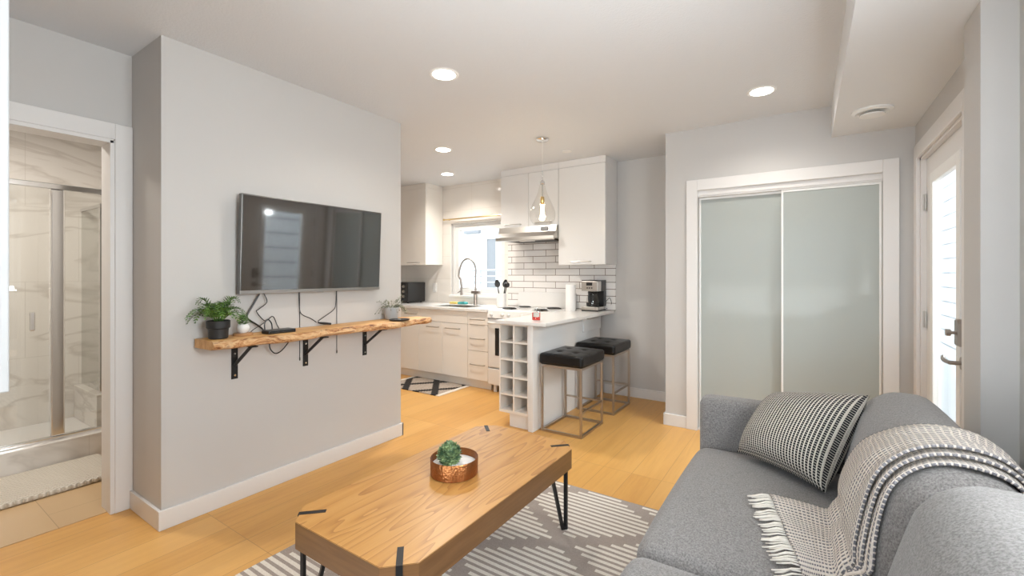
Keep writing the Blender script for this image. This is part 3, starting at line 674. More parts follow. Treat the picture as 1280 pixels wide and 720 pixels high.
# curtain rod over the window
cr = thing('curtain_rod', 'thin brass curtain rod above the kitchen window', 'curtain rod', (-3.5, YW - 0.05, 1.985))
p = NB(); tube(p, [(-4.03, YW - 0.06, 1.985), (-3.00, YW - 0.06, 1.985)], 0.008, 10); obj('rod', p, M['gold'], cr)
p = NB(); lathe(p, [(0.004, 1.972), (0.015, 1.98), (0.015, 1.992), (0.004, 2.0)], -4.035, YW - 0.06, 14); obj('finial', p, M['gold'], cr, smooth=True)
for x in (-3.97, -3.06): p = NB(); tube(p, [(x, YW - 0.012, 1.985), (x, YW - 0.06, 1.985)], 0.006, 8); obj('bracket', p, M['gold'], cr)
# wall cabinets
UY = 4.170
def wall_unit(x0, x1, z0, z1, label, doors, mat, filler=True):
    t = thing('wall_cabinet', label, 'cabinet', ((x0 + x1) / 2, 4.34, z0), 'kitchen wall cabinets')
    obj('carcass', B(x0, x1, UY + 0.021, YW - 0.016, z0, z1), mat, t)
    if filler: obj('top_filler', B(x0, x1, UY + 0.004, YW - 0.016, z1 + 0.001, ZC - 0.001), mat, t)
    for a0, a1, h in doors:
        f = obj('door', B(a0 + 0.0015, a1 - 0.0015, UY, UY + 0.019, z0 - 0.004, z1 - 0.002, bev=0.002), mat, t)
        if h: bar_handle('handle', f, h[0], h[1], UY, h[2])
    return t
wall_unit(-4.85, -4.097, 1.385, 2.38, 'tall cream wall cabinet left of the kitchen window', [(-4.58, -4.097, (-4.42, -4.20, 1.415)), (-4.85, -4.58, None)], M['cream_lam'])
wall_unit(-2.915, -2.178, 1.785, 2.37, 'white two door wall cabinet above the range hood', [(-2.915, -2.546, (-2.86, -2.64, 1.815)), (-2.546, -2.178, (-2.46, -2.26, 1.815))], M['white_lam'])
wall_unit(-2.176, -1.657, 1.362, 2.37, 'white wall cabinet above the coffee maker', [(-2.176, -1.657, (-2.03, -1.81, 1.39))], M['white_lam'])
# range hood
hd = thing('range_hood', 'stainless steel range hood under the two door cabinet', 'range hood', (-2.54, 4.3, 1.62))
p = NB(); prism(p, [(YW - 0.016, 1.78), (4.130, 1.78), (4.115, 1.715), (4.065, 1.665), (4.060, 1.630), (4.085, 1.622), (4.10, 1.640), (YW - 0.016, 1.655)], 'x', -2.912, -2.180); obj('shell', p, M['steel'], hd)
obj('filter', B(-2.85, -2.24, 4.14, 4.46, 1.628, 1.642), M['blackmetal'], hd)
obj('light_cover', B(-2.62, -2.46, 4.10, 4.17, 1.618, 1.634, bev=0.004), M['white_plastic'], hd)
p = NB(); prism(p, [(4.122, 1.765), (4.116, 1.766), (4.106, 1.725), (4.112, 1.724)], 'x', -2.36, -2.27); obj('switch_panel', p, M['black'], hd)
# stove
SX0, SX1, SF = -2.858, -2.118, 3.842
st = thing('stove', 'white electric coil stove between the drawers and the peninsula', 'stove', ((SX0 + SX1) / 2, 4.15, 0))
p = NB(); box(p, SX0, SX1, SF + 0.04, YW - 0.02, 0.07, 0.845); obj('body', p, M['white_enamel'], st)
p = NB(); box(p, SX0, SX1, SF + 0.03, YW - 0.02, 0.846, 0.885, bev=0.006); obj('cooktop', p, M['white_enamel'], st)
p = NB(); prism(p, [(SF + 0.03, 0.885), (SF + 0.005, 0.875), (SF - 0.015, 0.795), (SF + 0.04, 0.790)], 'x', SX0, SX1, bev=0.003); cp = obj('control_panel', p, M['white_enamel'], st)
for x in (-2.80, -2.66, -2.58, -2.42, -2.30, -2.18):
    p = NB(); tube(p, [(x, SF - 0.004, 0.835), (x, SF - 0.032, 0.829)], 0.020, 16, radii=[0.017, 0.013]); obj('knob', p, M['white_enamel'], cp)
p = NB(); box(p, SX0 + 0.004, SX1 - 0.004, SF, SF + 0.038, 0.27, 0.785, bev=0.006); od = obj('oven_door', p, M['white_enamel'], st)
obj('oven_window', B(SX0 + 0.10, SX1 - 0.10, SF - 0.004, SF + 0.002, 0.40, 0.69), M['ovenglass'], od, label='black oven window')
p = NB(); tube(p, catmull([(SX0 + 0.05, SF, 0.745), (SX0 + 0.07, SF - 0.035, 0.745), (SX1 - 0.07, SF - 0.035, 0.745), (SX1 - 0.05, SF, 0.745)], 5), 0.011, 8); obj('handle', p, M['white_enamel'], od, smooth=True)
p = NB(); box(p, SX0 + 0.004, SX1 - 0.004, SF, SF + 0.038, 0.085, 0.255, bev=0.006); obj('drawer', p, M['white_enamel'], st)
for x in (SX0 + 0.06, SX1 - 0.06):
    for y in (SF + 0.06, 4.42): p = NB(); tube(p, [(x, y, 0), (x, y, 0.085)], 0.022, 12); obj('foot', p, M['white_plastic'], st)
p = NB(); prism(p, [(4.42, 0.885), (4.455, 1.055), (YW - 0.018, 1.055), (YW - 0.018, 0.885)], 'x', SX0, SX1, bev=0.006); obj('backguard', p, M['white_enamel'], st)
for x, y, rr in ((-2.68, 4.00, 0.082), (-2.29, 4.00, 0.072), (-2.66, 4.28, 0.072), (-2.29, 4.28, 0.082)):
    p = NB()
    lathe(p, [(rr + 0.02, 0.887), (rr + 0.012, 0.891), (rr, 0.886)], x, y, 28, False, True)
    bo = obj('burner_pan', p, M['chrome'], st, smooth=True)
    p = NB(); tube(p, [(x + (0.012 + (rr - 0.012) * k / 90) * math.cos(k * 0.21), y + (0.012 + (rr - 0.012) * k / 90) * math.sin(k * 0.21), 0.895) for k in range(91)], 0.006, 6); obj('coil', p, M['coil'], bo, smooth=True)
# crock and utensils
KXx, KYy = -2.86, 4.22
p = NB(); lathe(p, [(0.048, 0.0), (0.054, 0.004), (0.056, 0.16), (0.052, 0.162), (0.050, 0.010)], 0, 0, 32); bmesh.ops.translate(p, verts=p.verts, vec=(-2.925, 4.20, 0.881))
tag(obj('utensil_crock', p, M['white_ceramic'], loc=(-2.925, 4.20, 0.881), smooth=True), 'white crock holding black cooking utensils beside the stove', 'crock')
def utensil(name, label, dx_, dy_, kind):
    a = Vector((-2.925 + dx_ * 0.25, 4.20 + dy_ * 0.25, 0.90)); b = Vector((-2.925 + dx_, 4.20 + dy_, 1.11))
    t = thing(name, label, 'utensil', tuple(a), 'black utensils in the white crock')
    p = NB(); tube(p, [a, b], 0.006, 8); obj('handle', p, M['black'], t)
    d = (b - a).normalized(); p = NB()
    side = Vector((0.83, 0.55, 0)); nrm = d.cross(side).normalized(); side = nrm.cross(d).normalized()
    L = 0.09; n = 12
    if kind == 'ladle':
        t2 = NB(); bmesh.ops.create_uvsphere(t2, u_segments=16, v_segments=10, radius=0.036); merge(p, t2, M=Matrix.Translation(b + d * 0.03) @ Matrix.Diagonal((1, 0.75, 0.9, 1)))
    else:
        A = []; C = []
        for k in range(n + 1):
            w = 0.008 + 0.024 * math.sin(math.pi * min(1, (k / n) ** 0.8 * 0.9 + 0.06)); q = b + d * (L * k / n) + nrm * (0.010 * math.sin(math.pi * k / n))
            A.append([p.verts.new(q - side * w - nrm * .003), p.verts.new(q + side * w - nrm * .003), p.verts.new(q + side * w + nrm * .003), p.verts.new(q - side * w + nrm * .003)])
        for r0, r1 in zip(A, A[1:]):
            for k in range(4): p.faces.new((r0[k], r0[(k + 1) % 4], r1[(k + 1) % 4], r1[k]))
        p.faces.new(A[0]); p.faces.new(A[-1])
    obj('head', p, M['black'], t, smooth=True)
utensil('spatula', 'black utensil leaning left in the white crock', -0.045, -0.01, 'sp')
utensil('ladle', 'black round headed utensil leaning right in the white crock', 0.065, 0.0, 'ladle')
utensil('serving_spoon', 'black utensil standing in the middle of the white crock', 0.025, 0.03, 'sp')
# peninsula
PF = 3.060
wr = thing('wine_rack', 'white ten cell wine rack at the end of the peninsula', 'wine rack', (-2.01, 3.2, 0))
p = NB(); a0, a1, zb0, zt = -2.156, -1.866, 0.112, 0.850; th = 0.014; dep = 0.30
for k in range(3):
    x = a0 + th / 2 + (a1 - a0 - th) * k / 2; box(p, x - th / 2, x + th / 2, PF, PF + dep, zb0, zt)
ch = (zt - zb0 - th) / 5
for k in range(6):
    z = zb0 + th / 2 + ch * k
    zz = th if k else th * 1.6
    for c in range(2):
        xa = a0 + th + (a1 - a0 - th) * c / 2; box(p, xa, xa + (a1 - a0 - th) / 2 - th, PF, PF + dep, z - th / 2, z - th / 2 + zz if k == 0 else z + th / 2)
obj('grid', p, M['rack'], wr)
obj('back_panel', B(a0, a1, PF + dep, PF + dep + 0.01, zb0, zt), M['rack'], wr)
obj('toe_kick', B(-2.062, a1, PF + 0.02, PF + dep, 0, zb0), M['white_lam'], wr)
pc = thing('peninsula_cabinet', 'white peninsula base with flat panel side behind the stools', 'cabinet', (-1.95, 3.7, 0))
obj('side_panel', B(-1.865, -1.818, 3.045, 4.42, 0, 0.852, bev=0.002), M['white_lam'], pc)
obj('carcass', B(-2.105, -1.866, PF + dep + 0.012, 4.42, 0.0, 0.850), M['white_lam'], pc)
p = NB(); box(p, -1.8175, -1.802, 3.98, 4.41, 0.70, 0.848, bev=0.002); dw = obj('drawer', p, M['white_lam'], pc)
p = NB(); tube(p, catmull([(-1.802, 4.05, 0.825), (-1.782, 4.06, 0.825), (-1.780, 4.2, 0.825), (-1.782, 4.28, 0.825), (-1.802, 4.29, 0.825)], 4), 0.005, 8); obj('handle', p, M['steel'], dw, smooth=True, label='steel bar handle')
tag(obj('worktop', prism(NB(), [(-2.165, 3.012), (-1.685, 3.012), (-1.685, YW - 0.016), (-2.112, YW - 0.016), (-2.112, 3.80), (-2.165, 3.80)], 'z', 0.853, 0.88, bev=0.003), M['counter'], loc=(-1.92, 3.75, 0.853)), 'white peninsula worktop over wine rack and stools', 'worktop')
# coffee maker
cmx, cmy = -1.865, 4.375
cm = thing('coffee_maker', 'black and steel coffee maker at the wall end of the peninsula', 'coffee maker', (cmx, cmy, 0.88))
x0, x1, y0, y1 = cmx - 0.09, cmx + 0.09, cmy - 0.115, cmy + 0.112
obj('base', B(x0, x1, y0, y1, 0.880, 0.892, bev=0.003), M['black'], cm)
obj('warming_front', B(x0, x1, y0 - 0.001, y0 + 0.17, 0.8925, 0.925, bev=0.004), M['steel'], cm, label='steel lower front')
obj('tower', B(x0, x1, cmy + 0.05, y1, 0.9255, 1.085, bev=0.004), M['black'], cm)
p = NB(); box(p, x0, x1, cmy - 0.02, y1, 1.0855, 1.20, bev=0.004); box(p, x0, x1, y0, cmy - 0.021, 1.19, 1.20, bev=0.002); obj('reservoir', p, M['black'], cm)
p = NB(); box(p, x0, x1, y0, cmy - 0.021, 1.0855, 1.189, bev=0.004); hdp = obj('brew_head', p, M['steel'], cm, label='steel brew head')
p = NB(); box(p, cmx - 0.035, cmx + 0.03, y0 - 0.004, y0 + 0.001, 1.145, 1.175); obj('display', p, M['black'], hdp)
for k in range(3): p = NB(); tube(p, [(cmx - 0.025 + k * 0.025, y0 + 0.001, 1.12), (cmx - 0.025 + k * 0.025, y0 - 0.005, 1.12)], 0.007, 10); obj('button', p, M['blackmatte'], hdp)
p = NB(); lathe(p, [(0.055, 0.926), (0.066, 0.935), (0.068, 0.98), (0.056, 1.03), (0.046, 1.055), (0.050, 1.07)], cmx, cmy - 0.035, 28, True, False); cf = obj('carafe', p, M['lampglass'], cm, smooth=True)
p = NB(); lathe(p, [(0.055, 0.928), (0.064, 0.936), (0.065, 0.962)], cmx, cmy - 0.035, 28); obj('coffee', p, M['black'], cf)
p = NB(); lathe(p, [(0.048, 1.058), (0.052, 1.072), (0.02, 1.08)], cmx, cmy - 0.035, 24); obj('lid', p, M['black'], cf, smooth=True)
p = NB(); tube(p, catmull([(cmx + 0.0, cmy - 0.085, 1.05), (cmx, cmy - 0.125, 1.045), (cmx, cmy - 0.128, 0.99), (cmx, cmy - 0.10, 0.955)], 5), 0.011, 8); obj('handle', p, M['black'], cf, smooth=True)
p = NB(); tube(p, catmull([(x1, cmy + 0.10, 0.97), (x1 + 0.04, cmy + 0.11, 1.01), (x1 + 0.055, cmy + 0.12, 0.95), (x1 + 0.02, cmy + 0.13, 0.90), (x1, cmy + 0.11, 0.90)], 6), 0.003, 6); obj('cord', p, M['black'], cm)
p = NB(); lathe(p, [(0.016, 0.88), (0.052, 0.8805), (0.053, 0.89), (0.053, 1.15), (0.050, 1.155), (0.02, 1.155), (0.019, 1.12)], -2.05, 4.20, 32)
tag(obj('paper_towel_roll', p, M['paper'], loc=(-2.05, 4.20, 0.88), smooth=True), 'white paper towel roll standing on the peninsula', 'paper towel')
jx, jy = -1.86, 3.17
jr = thing('candle_jar', 'small red jar near the front corner of the peninsula', 'jar', (jx, jy, 0.88))
p = NB(); lathe(p, [(0.034, 0.881), (0.037, 0.884), (0.037, 0.955), (0.032, 0.965), (0.033, 0.985), (0.030, 0.985), (0.030, 0.962), (0.033, 0.955)], jx, jy, 28, True, False); obj('glass', p, M['glass'], jr, smooth=True)
p = NB(); lathe(p, [(0.033, 0.885), (0.0335, 0.945)], jx, jy, 28); obj('wax', p, M['jar_red'], jr, smooth=True)
p = NB()
for k in range(-4, 5):
    a = R(-62 + k * 9); b = R(-62 + (k + 1) * 9)
    A = [p.verts.new((jx + rr * math.cos(q), jy + rr * math.sin(q), z)) for rr in (0.0375, 0.0383) for q, z in ((a, .912), (b, .912), (b, .948), (a, .948))]
    for fc in ((0, 1, 2, 3), (7, 6, 5, 4), (0, 4, 5, 1), (3, 2, 6, 7), (0, 3, 7, 4), (1, 5, 6, 2)): p.faces.new([A[i] for i in fc])
obj('paper_label', p, plain('jar_label', (0.70, 0.66, 0.60), 0.6, vary=0.9, scale=700), jr, label='pale paper label')

# ------------------------------------------------------------------ stools
def stool():
    t = thing('bar_stool', 'x', 'stool', (0, 0, 0), 'black bar stools')
    hx, hy, zt, s = 0.180, 0.217, 0.538, 0.009
    f = NB()
    for sx in (-1, 1):
        for sy in (-1, 1): box(f, sx * (hx - s) - s, sx * (hx - s) + s, sy * (hy - s) - s, sy * (hy - s) + s, 0.0, zt, bev=0.002)
    for z in (0.009, zt - 0.009):
        for sx in (-1, 1): box(f, sx * (hx - s) - s, sx * (hx - s) + s, -hy + 2 * s, hy - 2 * s, z - s, z + s)
        for sy in (-1, 1): box(f, -hx + 2 * s, hx - 2 * s, sy * (hy - s) - s, sy * (hy - s) + s, z - s, z + s)
    obj('frame', f, M['stoolmetal'], t)
    for sx in (-1, 1) :
        g = NB(); box(g, -hx + 2 * s, hx - 2 * s, sx * (hy - s) - 0.007, sx * (hy - s) + 0.007, 0.185, 0.199)
        if sx > 0: obj('footrest', g, M['stoolmetal'], t)
        else: g.free()
    g = NB(); box(g, hx - s - 0.007, hx - s + 0.007, -hy + 2 * s, hy - 2 * s, 0.185, 0.199); obj('side_rail', g, M['stoolmetal'], t)
    c = cushion(-hx - 0.010, hx + 0.010, -hy - 0.012, hy + 0.012, zt + 0.001, 0.628, r=0.022, bz=0.006, n=26)
    bt = [(sx * 0.072, sy * 0.085) for sx in (-1, 1) for sy in (-1, 1)]
    for v in c.verts:
        if v.co.z > 0.59:
            for bx_, by_ in bt:
                dd = math.hypot(v.co.x - bx_, v.co.y - by_); v.co.z -= 0.014 * math.exp(-(dd / 0.022) ** 2)
            for bx_ in (-0.072, 0.072): v.co.z -= 0.002 * math.exp(-((v.co.x - bx_) / 0.010) ** 2)
            for by_ in (-0.085, 0.085): v.co.z -= 0.002 * math.exp(-((v.co.y - by_) / 0.010) ** 2)
    st_ = obj('seat', c, M['leather'], t, smooth='all')
    for bx_, by_ in bt:
        b = NB(); lathe(b, [(0.010, 0.617), (0.010, 0.621), (0.005, 0.6235)], bx_, by_, 14); obj('button', b, M['leather'], st_, smooth=True)
    return t
s0 = stool(); s0.location = (-1.614, 3.343, 0); s0['label'] = 'black tufted bar stool nearer the camera, by the wine rack'
s1 = copy_tree(s0); s1.location = (-1.614, 4.025, 0); s1['label'] = 'black tufted bar stool farther back, nearer the grey wall'
# kitchen mat
km = thing('kitchen_mat', 'black and beige diamond mat on the floor before the sink', 'rug', (-3.6, 3.65, 0))
obj('field', B(-3.99, -3.21, 3.41, 3.91, 0.001, 0.009), M['kmat'], km)
p = NB(); obj('fringe', box(p, -4.04, -3.99, 3.41, 3.91, 0.001, 0.007), M['fringe'], km); obj('fringe', B(-3.21, -3.16, 3.41, 3.91, 0.001, 0.007), M['fringe'], km)

# ------------------------------------------------------------------ television wall
tv = thing('television', 'black flat television on the grey wall above the shelf', 'television', (-2.60, 1.69, 1.15))
ty0, ty1, tz0, tz1 = 1.213, 2.172, 1.150, 1.706
p = NB(); box(p, -2.632, -2.598, ty0, ty1, tz0, tz1, bev=0.004); obj('casing', p, M['bezel'], tv)
obj('screen', B(-2.598, -2.5955, ty0 + 0.008, ty1 - 0.008, tz0 + 0.020, tz1 - 0.008), M['screen'], tv)
p = NB(); box(p, -2.600, -2.594, ty0, ty1, tz0, tz0 + 0.0195, bev=0.002); obj('lower_trim', p, M['bezel_light'], tv)
obj('maker_badge', B(-2.5945, -2.593, 1.675, 1.72, tz0 - 0.004, tz0 + 0.008), M['bezel_light'], tv)
obj('wall_bracket', B(-2.655, -2.632, 1.5, 1.9, 1.3, 1.55), M['blackmetal'], tv)
tv.rotation_euler = (0, R(2.6), 0)
# shelf
def noise1(y, s):
    return 0.5 * math.sin(y * 9.1 + s) + 0.3 * math.sin(y * 17.3 + 2.1 * s) + 0.2 * math.sin(y * 31.7 + s * 3)
sh = thing('wall_shelf', 'live edge wooden shelf on black brackets below the television', 'shelf', (-2.5, 1.75, 0.87))
p = NB(); zt_, zb_ = 0.927, 0.881; rows = []
n = 90
for k in range(n + 1):
    y = 1.015 + (2.535 - 1.015) * k / n; u = k / n
    xf = -2.395 + 0.028 * noise1(y, 1.0) + 0.015 * (u - 0.5)
    if u < 0.07: xf -= (0.07 - u) * 0.25
    if u > 0.96: xf -= (u - 0.96) * 0.9
    xb = -2.648 if y < 2.42 else -2.648 + (y - 2.42) * 0.6
    xb += 0.012 * (noise1(y, 4.0) + 1) * 0.4
    j = 0.004 * noise1(y * 2, 2.0); zl = 0.010 * max(0, noise1(y, 5.0))
    rows.append([p.verts.new(q) for q in ((xb, y, zb_), (xf - 0.035 + j, y, zb_ + zl * .4), (xf - 0.005, y, zb_ + 0.008 + zl), (xf + j, y, zb_ + 0.022), (xf - 0.010 - j, y, zt_ - 0.006), (xf - 0.022, y, zt_), (xb, y, zt_))])
for A, C in zip(rows, rows[1:]):
    for k in range(7):
        fc = p.faces.new((A[k], A[(k + 1) % 7], C[(k + 1) % 7], C[k])); fc.material_index = 1 if k in (1, 2, 3, 4) else 0
f1 = p.faces.new(rows[0]); f2 = p.faces.new(rows[-1][::-1]); f2.material_index = 1
obj('slab', p, [M['slab'], M['bark']], sh, smooth=50)
for yb in (1.212, 1.632, 2.085):
    p = NB(); box(p, -2.6545, -2.648, yb - 0.016, yb + 0.016, 0.680, 0.881); box(p, -2.648, -2.43, yb - 0.016, yb + 0.016, 0.8745, 0.8805)
    tube(p, [(-2.650, yb, 0.755), (-2.47, yb, 0.876)], 0.009, 8)
    bk = obj('bracket', p, M['blackmetal'], sh)
    for z in (0.70, 0.82):
        q = NB(); tube(q, [(-2.648, yb, z), (-2.6455, yb, z)], 0.0055, 10); obj('screw', q, M['chrome'], bk, label='bright screw head')
ZS = 0.9275
# fern
def frond(bm, c, ang, length, rise, droop, wid, n=12):
    d = Vector((math.cos(ang), math.sin(ang), 0)); s = Vector((-d.y, d.x, 0)); pts = []
    for k in range(n + 1):
        t = k / n; pts.append(Vector(c) + d * length * t + Vector((0, 0, rise * math.sin(t * math.pi * 0.62) - droop * t * t)))
    tube(bm, pts, 0.0012, 4, radii=[0.0016 * (1 - 0.7 * k / n) for k in range(n + 1)])
    for k in range(2, n + 1):
        t = k / n; w = wid * math.sin(math.pi * (0.12 + 0.86 * t) ** 0.9) ** 0.8 * (1 if k < n else 0.6) + 0.004
        tan = (pts[k] - pts[k - 1]).normalized(); nrm = s.cross(tan).normalized()
        for sg in (-1, 1):
            dirv = (s * sg + tan * 0.75 - nrm * 0.10).normalized(); o = pts[k]; b = tan * (length / n * 0.55)
            q = [o - b * 0.6, o + dirv * w * 0.5 - b * 0.9 + nrm * 0.002, o + dirv * w, o + dirv * w * 0.5 + b * 0.9 + nrm * 0.002, o + b * 0.6]
            top = [bm.verts.new(v) for v in q]
            try: bm.faces.new(top)
            except ValueError: pass
fxx, fyy = -2.545, 1.085
fe = thing('potted_fern', 'green fern in a black pot at the left end of the shelf', 'plant', (fxx, fyy, ZS))
p = NB(); lathe(p, [(0.038, ZS), (0.044, ZS + 0.004), (0.046, ZS + 0.048), (0.047, ZS + 0.052), (0.053, ZS + 0.056), (0.054, ZS + 0.092), (0.050, ZS + 0.094), (0.047, ZS + 0.078)], fxx, fyy, 40); obj('pot', p, M['blackmatte'], fe, smooth=True)
p = NB(); lathe(p, [(0.047, ZS + 0.080), (0.03, ZS + 0.085)], fxx, fyy, 20); obj('soil', p, M['soil'], fe)
p = NB()
for k in range(20):
    a = k * 2.399 + 0.3; q = (k % 4) / 3
    frond(p, (fxx + 0.012 * math.cos(a), fyy + 0.012 * math.sin(a), ZS + 0.084), a, 0.085 + 0.05 * (1 - q) * random.uniform(.8, 1), 0.085 + 0.055 * q, 0.03 + 0.05 * (1 - q), 0.036)
for a, L in ((-1.25, .17), (-1.75, .14), (1.35, .12), (1.9, .12), (1.0, .13), (-0.8, .14)): frond(p, (fxx, fyy, ZS + 0.084), a, L, 0.10, 0.06, 0.032)
for v in p.verts: v.co.x = max(v.co.x, -2.650)
obj('fronds', p, M['fern'], fe)
# coaster + small succulent
cx_, cy_ = -2.560, 1.213
p = NB(); lathe(p, [(0.046, ZS), (0.048, ZS + 0.003), (0.048, ZS + 0.012), (0.046, ZS + 0.014)], cx_, cy_, 32); tag(obj('coaster', p, M['coaster'], loc=(cx_, cy_, ZS), smooth=True), 'round wooden coaster under the small white pot', 'coaster')
zz = ZS + 0.0145
su = thing('potted_succulent', 'tiny green succulent in a round white pot on a wooden coaster', 'plant', (cx_, cy_, zz))
p = NB(); lathe(p, [(0.017, zz), (0.027, zz + 0.010), (0.031, zz + 0.024), (0.029, zz + 0.038), (0.023, zz + 0.047), (0.019, zz + 0.047), (0.019, zz + 0.040)], cx_, cy_, 32); obj('pot', p, M['white_ceramic'], su, smooth=True)
def leaf(bm, o, d, L, w, curl=0.3, thick=0.3):
    d = Vector(d).normalized(); s = d.cross(Vector((0, 0, 1)))
    s = s.normalized() if s.length > 1e-3 else Vector((1, 0, 0)); nn = s.cross(d)
    o = Vector(o); a = bm.verts.new(o); t = bm.verts.new(o + d * L + nn * L * curl)
    m = o + d * L * 0.55 + nn * L * curl * 0.3
    l, r, u, b = [bm.verts.new(m + q) for q in (s * w, -s * w, nn * w * thick, -nn * w * thick)]
    for f in ((a, l, u), (a, u, r), (a, r, b), (a, b, l), (t, u, l), (t, r, u), (t, b, r), (t, l, b)): bm.faces.new(f)
p = NB()
for k in range(44):
    h = k / 44; a = k * 2.399; el = 0.15 + 1.1 * h
    leaf(p, (cx_ + 0.004 * math.cos(a), cy_ + 0.004 * math.sin(a), zz + 0.046 + 0.042 * h), (math.cos(a) * math.cos(el), math.sin(a) * math.cos(el), math.sin(el) * 0.7), 0.030 * (1.15 - 0.6 * h), 0.006, 0.2, 0.5)
obj('leaves', p, M['succ'], su)
# media box with its lead
mb = thing('media_box', 'flat black box lying on the shelf below the television', 'set top box', (-2.51, 1.383, ZS))
p = NB(); box(p, -2.550, -2.470, 1.305, 1.462, ZS, ZS + 0.020, bev=0.004); obj('body', p, M['black'], mb)
obj('front_panel', B(-2.4705, -2.4690, 1.31, 1.457, ZS + 0.003, ZS + 0.017), M['ovenglass'], mb)
p = NB(); tube(p, catmull([(-2.585, 1.345, ZS + 0.004), (-2.588, 1.343, ZS + 0.05), (-2.585, 1.360, ZS + 0.073), (-2.58, 1.378, ZS + 0.05), (-2.572, 1.380, ZS + 0.012), (-2.553, 1.380, ZS + 0.010)], 6), 0.0035, 8)
tag(obj('looped_lead', p, M['black'], loc=(-2.585, 1.365, ZS), smooth=True), 'black lead standing in a small loop behind the flat black box', 'cable')
p = NB(); tube(p, catmull([(-2.60, 1.378, 0.879), (-2.60, 1.381, 0.83), (-2.60, 1.410, 0.797), (-2.60, 1.445, 0.805), (-2.60, 1.485, 0.845), (-2.60, 1.505, 0.879)], 6), 0.0035, 8)
tag(obj('hanging_lead', p, M['black'], loc=(-2.60, 1.44, 0.879), smooth=True), 'black lead hanging in a curve under the shelf', 'cable')
def cable(name, label, pts, r=0.003):
    p = NB(); tube(p, catmull(pts, 6), r, 8); tag(obj(name, p, M['black'], loc=pts[0], smooth=True), label, 'cable', 'leads hanging from the television')
cx = -2.625
cable('television_cable', 'thick black cable curving from television to the left of the flat black box', [(cx, 1.340, 1.16), (cx, 1.300, 1.09), (cx, 1.266, 1.03), (cx, 1.275, 1.005), (cx, 1.315, 0.975), (cx, 1.345, 0.95), (cx + .01, 1.352, 0.935)], 0.005)
cable('television_cable', 'thin kinked black cable left of centre below the television', [(cx, 1.352, 1.16), (cx, 1.376, 1.10), (cx, 1.330, 1.06), (cx, 1.318, 1.045), (cx, 1.365, 0.990), (cx, 1.41, 1.012), (cx, 1.435, 0.96), (cx + .02, 1.44, 0.933)], 0.0028)
cable('television_cable', 'short thin black cable crossing the kinked one near the small succulent', [(cx + .012, 1.366, 0.990), (cx + .02, 1.335, 0.972), (cx + .03, 1.300, 0.958), (cx + .04, 1.272, 0.945), (cx + .045, 1.26, 0.933)], 0.0022)
cable('television_cable', 'thin black cable dipping from the middle of the television to a plug on the shelf', [(cx, 1.570, 1.16), (cx, 1.577, 1.04), (cx, 1.60, 1.005), (cx, 1.649, 0.981), (cx, 1.690, 0.953)], 0.0028)
cable('television_cable', 'thin black cable from the right of the television down to the plug on the shelf', [(cx, 1.836, 1.16), (cx, 1.830, 1.06), (cx, 1.815, 1.025), (cx, 1.761, 0.992), (cx, 1.708, 0.962), (cx + .004, 1.702, 0.952)], 0.0028)
p = NB(); tube(p, [(cx + .01, 1.694, 0.951), (cx + .02, 1.73, 0.943), (cx + .03, 1.775, 0.9365)], 0.007, 8, radii=[0.004, 0.0085, 0.006]); tag(obj('cable_plug', p, M['black'], loc=(cx + .02, 1.73, 0.9335), smooth=True), 'black cable plug lying where two thin cables meet on the shelf', 'plug')
for yy, zl, lab in ((1.594, 0.726, 'straight thin black lead hanging past the shelf beside the middle bracket'), (1.858, 0.734, 'straight thin black lead hanging past the shelf between middle and right brackets')):
    t = thing('antenna_lead', lab, 'cable', (-2.652, yy, zl), 'straight leads hanging past the shelf')
    p = NB(); tube(p, [(-2.6525, yy, 1.16), (-2.6525, yy, zl + 0.01)], 0.0021, 6); obj('wire', p, M['black'], t)
    p = NB(); tube(p, [(-2.6515, yy, zl + 0.014), (-2.6515, yy, zl - 0.006)], 0.0034, 8); obj('end_cap', p, M['black'], t)
# grey pot and tray at the right end
gx, gy = -2.575, 2.265
gp = thing('potted_herb', 'wispy sage green plant in a pale grey pot at the right end of the shelf', 'plant', (gx, gy, ZS))
p = NB(); lathe(p, [(0.044, ZS), (0.047, ZS + 0.003), (0.056, ZS + 0.085), (0.053, ZS + 0.087), (0.050, ZS + 0.075)], gx, gy, 36); obj('pot', p, M['greypot'], gp, smooth=True)
p = NB()
for k in range(34):
    a = random.uniform(0, 6.283); L = random.uniform(0.05, 0.11); el = random.uniform(-0.2, 0.9); o = Vector((gx + 0.03 * math.cos(a), gy + 0.03 * math.sin(a), ZS + 0.078))
    d = Vector((math.cos(a) * math.cos(el), math.sin(a) * math.cos(el), math.sin(el)))
    if o.x + d.x * L < -2.645: d.x = abs(d.x)
    pts = [o + d * L * t / 6 + Vector((0, 0, 0.03 * math.sin(t / 6 * 2.6) - (0.04 if el < 0.2 else 0) * (t / 6) ** 2)) for t in range(7)]
    tube(p, pts, 0.0009, 4)
    for q in pts[1:]:
        for _ in range(2):
            b = random.uniform(0, 6.283); leaf(p, q, (math.cos(b), math.sin(b), random.uniform(-.2, .8)), random.uniform(.010, .018), 0.0035, 0.2, 0.15)
obj('sprigs', p, M['sage'], gp)
ta = thing('small_tray', 'black dish lying on the shelf in front of the grey pot', 'dish', (-2.43, 2.16, ZS))
p = NB(); lathe(p, [(0.050, ZS), (0.068, ZS + 0.004), (0.074, ZS + 0.011), (0.070, ZS + 0.011), (0.062, ZS + 0.006)], -2.445, 2.225, 32); obj('dish', p, M['blackmatte'], ta, smooth=True)
p = NB(); tube(p, [(-2.445, 2.225, ZS + 0.007), (-2.445, 2.225, ZS + 0.011)], 0.012, 16); obj('centre_stud', p, M['steel'], ta)

